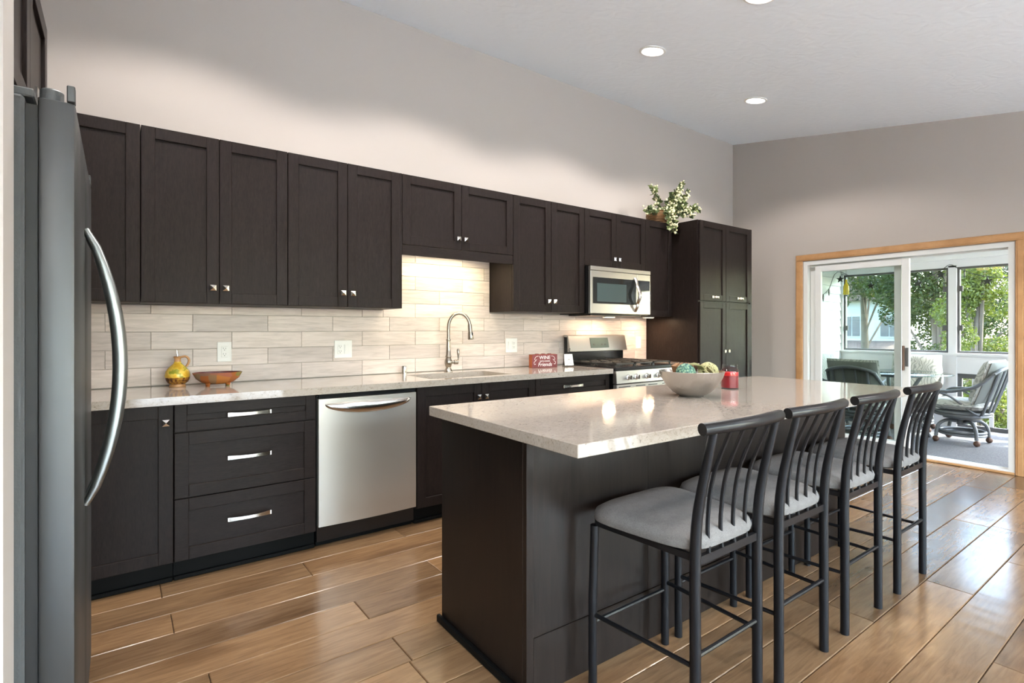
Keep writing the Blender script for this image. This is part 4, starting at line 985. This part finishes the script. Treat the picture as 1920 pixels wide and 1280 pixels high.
# ------------------------------------------------------------------ outside
GZ = -3.0
o = MB().box(-60, 90, -70, 70, GZ - .3, GZ).build('lawn', 'grass'); tag(o, 'green lawn below the sunroom', 'lawn', None, 'structure')
rt = np.random.RandomState(11)
def leaf_cloud(centers, n, size):
    """n small bent leaves scattered through ellipsoid clumps -> mesh"""
    cs = np.array([c[:3] for c in centers]); rs = np.array([c[3] for c in centers]); pr = rs ** 2; idx = rt.choice(len(cs), n, p=pr / pr.sum())
    v = rt.normal(size=(n, 3)); v /= np.linalg.norm(v, axis=1)[:, None]; rad = rt.uniform(.55, 1.05, n) ** .6
    pos = cs[idx] + v * (rad * rs[idx])[:, None]
    a = rt.normal(size=(n, 3)); a /= np.linalg.norm(a, axis=1)[:, None]; b = np.cross(a, rt.normal(size=(n, 3))); b /= np.linalg.norm(b, axis=1)[:, None]
    s = size * rt.uniform(.6, 1.3, n)[:, None]; nn = np.cross(a, b)
    P = np.stack([pos - a * s, pos + b * s * .5 + nn * s * .15, pos + a * s, pos - b * s * .5 + nn * s * .15], 1).reshape(-1, 3)
    me = bpy.data.meshes.new('foliage'); me.from_pydata(P.tolist(), [], (np.arange(n)[:, None] * 4 + np.arange(4)).tolist()); return me
def tree(label, x, y, h, cr, mat, n=9000, size=.10, clumps=26, low=.18):
    t = thing('tree', label, 'tree', (x, y, GZ), 0, 'trees behind the sunroom'); rr = random.Random(int(x * 31 + y * 17)); cl = []
    for k in range(clumps):
        a, q, hh = rr.uniform(0, 2 * PI), rr.uniform(.1, 1) ** .6, rr.uniform(low, 1)
        prof = math.sin(PI * min(1, .18 + .80 * hh)) ** .7
        cl.append((math.cos(a) * q * cr * prof, math.sin(a) * q * cr * prof, hh * h, rr.uniform(.28, .45) * cr))
    tr = MB().tube(spline([(0, 0, 0), (.1, .05, h * .3), (-.05, .1, h * .6), (0, 0, h * .9)]), [.22 - .2 * k / 18 for k in range(19)], 9)
    for c in cl[:12]: tr.tube(bez((0, 0, c[2] * .55), (c[0] * .4, c[1] * .4, c[2] * .75), (c[0], c[1], c[2]), 5), .04, 5)
    tr.build('trunk', 'bark', t, True)
    me = leaf_cloud(cl, n, size); me.materials.append(MATS[mat]); tag(link('foliage', me, t), kind='stuff'); return t
tree('broad green tree right of the neighbouring house', 21.5, 2.0, 9.5, 1.9, 'tree_leaf', 32000, .06, 40)
tree('dull olive tree behind the sunroom post', 31.0, .6, 10.5, 2.2, 'tree_leaf_dark', 24000, .06, 30)
tree('sunlit yellow-green young tree close to the sunroom', 16.5, -.1, 5.6, 1.0, 'tree_leaf_bright', 16000, .042, 30)
tree('dark twiggy tree at the right of the view', 24.0, -1.6, 10, 1.9, 'tree_leaf_dark', 20000, .05, 28)
tree('tall leafy tree overhanging the neighbouring roof', 27.5, 6.3, 12.5, 2.9, 'tree_leaf', 30000, .075, 34, .47)
tree('far dark tree filling the gap behind the others', 41, -3.5, 13.5, 4.8, 'tree_leaf_dark', 36000, .11, 44, .05)
tree('tall dark backdrop tree far beyond the neighbouring house', 53, 5.5, 16, 5.2, 'tree_leaf_dark', 30000, .12, 40, .05)
tree('leafy tree beyond the railing corner', 25, -6.6, 10, 2.4, 'tree_leaf', 12000, .07)
for x, y, l_ in ((-4, -22, 'westernmost garden tree behind the rear windows'), (3, -25, 'far garden tree behind the middle rear window'), (9, -20, 'closest garden tree behind the rear windows'), (15, -25, 'easternmost garden tree behind the rear windows')):
    o = tree(l_, x, y, 8.5, 2.8, 'tree_leaf', 5000, .14); o['group'] = 'trees behind the rear windows'
o = MB().box(-4.5, 8.5, -12.5, YR - T - .02, -.22, -.12).build('floor_bounce_deck', 'bounce_deck_pale'); tag(o, 'added pale deck outside the rear windows that bounces sun indoors', None, None, 'structure')  # unseen deck, added as a pale reflector to throw sunlight up onto the ceiling
# neighbouring house
t = thing('neighbour_house', 'white two-storey neighbouring house with brown lower roof', 'house', (38, 10, GZ))
MB().box(-3, 3, -3.2, 6, 0, 5.9).build('walls', 'house_white', t)
mb = MB(); mb.prism([(-3.6, -3.7, 5.9), (-3.6, 1.4, 8.1), (-3.6, 6.5, 5.9)], (7.2, 0, 0)); mb.build('roof', 'roof_brown', t)
for y in (-2.2, -.3, 2.5): 
    f = MB().box(-3.06, -3.0, y - .5, y + .5, 3.75, 5.05).build('window', 'house_white', t)
    MB().box(-3.09, -3.061, y - .42, y - .03, 3.83, 4.97).box(-3.09, -3.061, y + .03, y + .42, 3.83, 4.97).build('pane', 'house_window', f)
mb = MB(); mb.prism([(-6.6, -4.4, 2.35), (-3.0, -3.2, 3.45), (-3.0, 6, 3.45), (-6.6, 6.4, 2.35)], (0, 0, .12)); mb.build('lower_roof', 'roof_brown', t)
for y in (-4.1, -.5, 3): MB().box(-6.4, -6.2, y - .1, y + .1, 0, 2.3).build('porch_post', 'house_white', t)
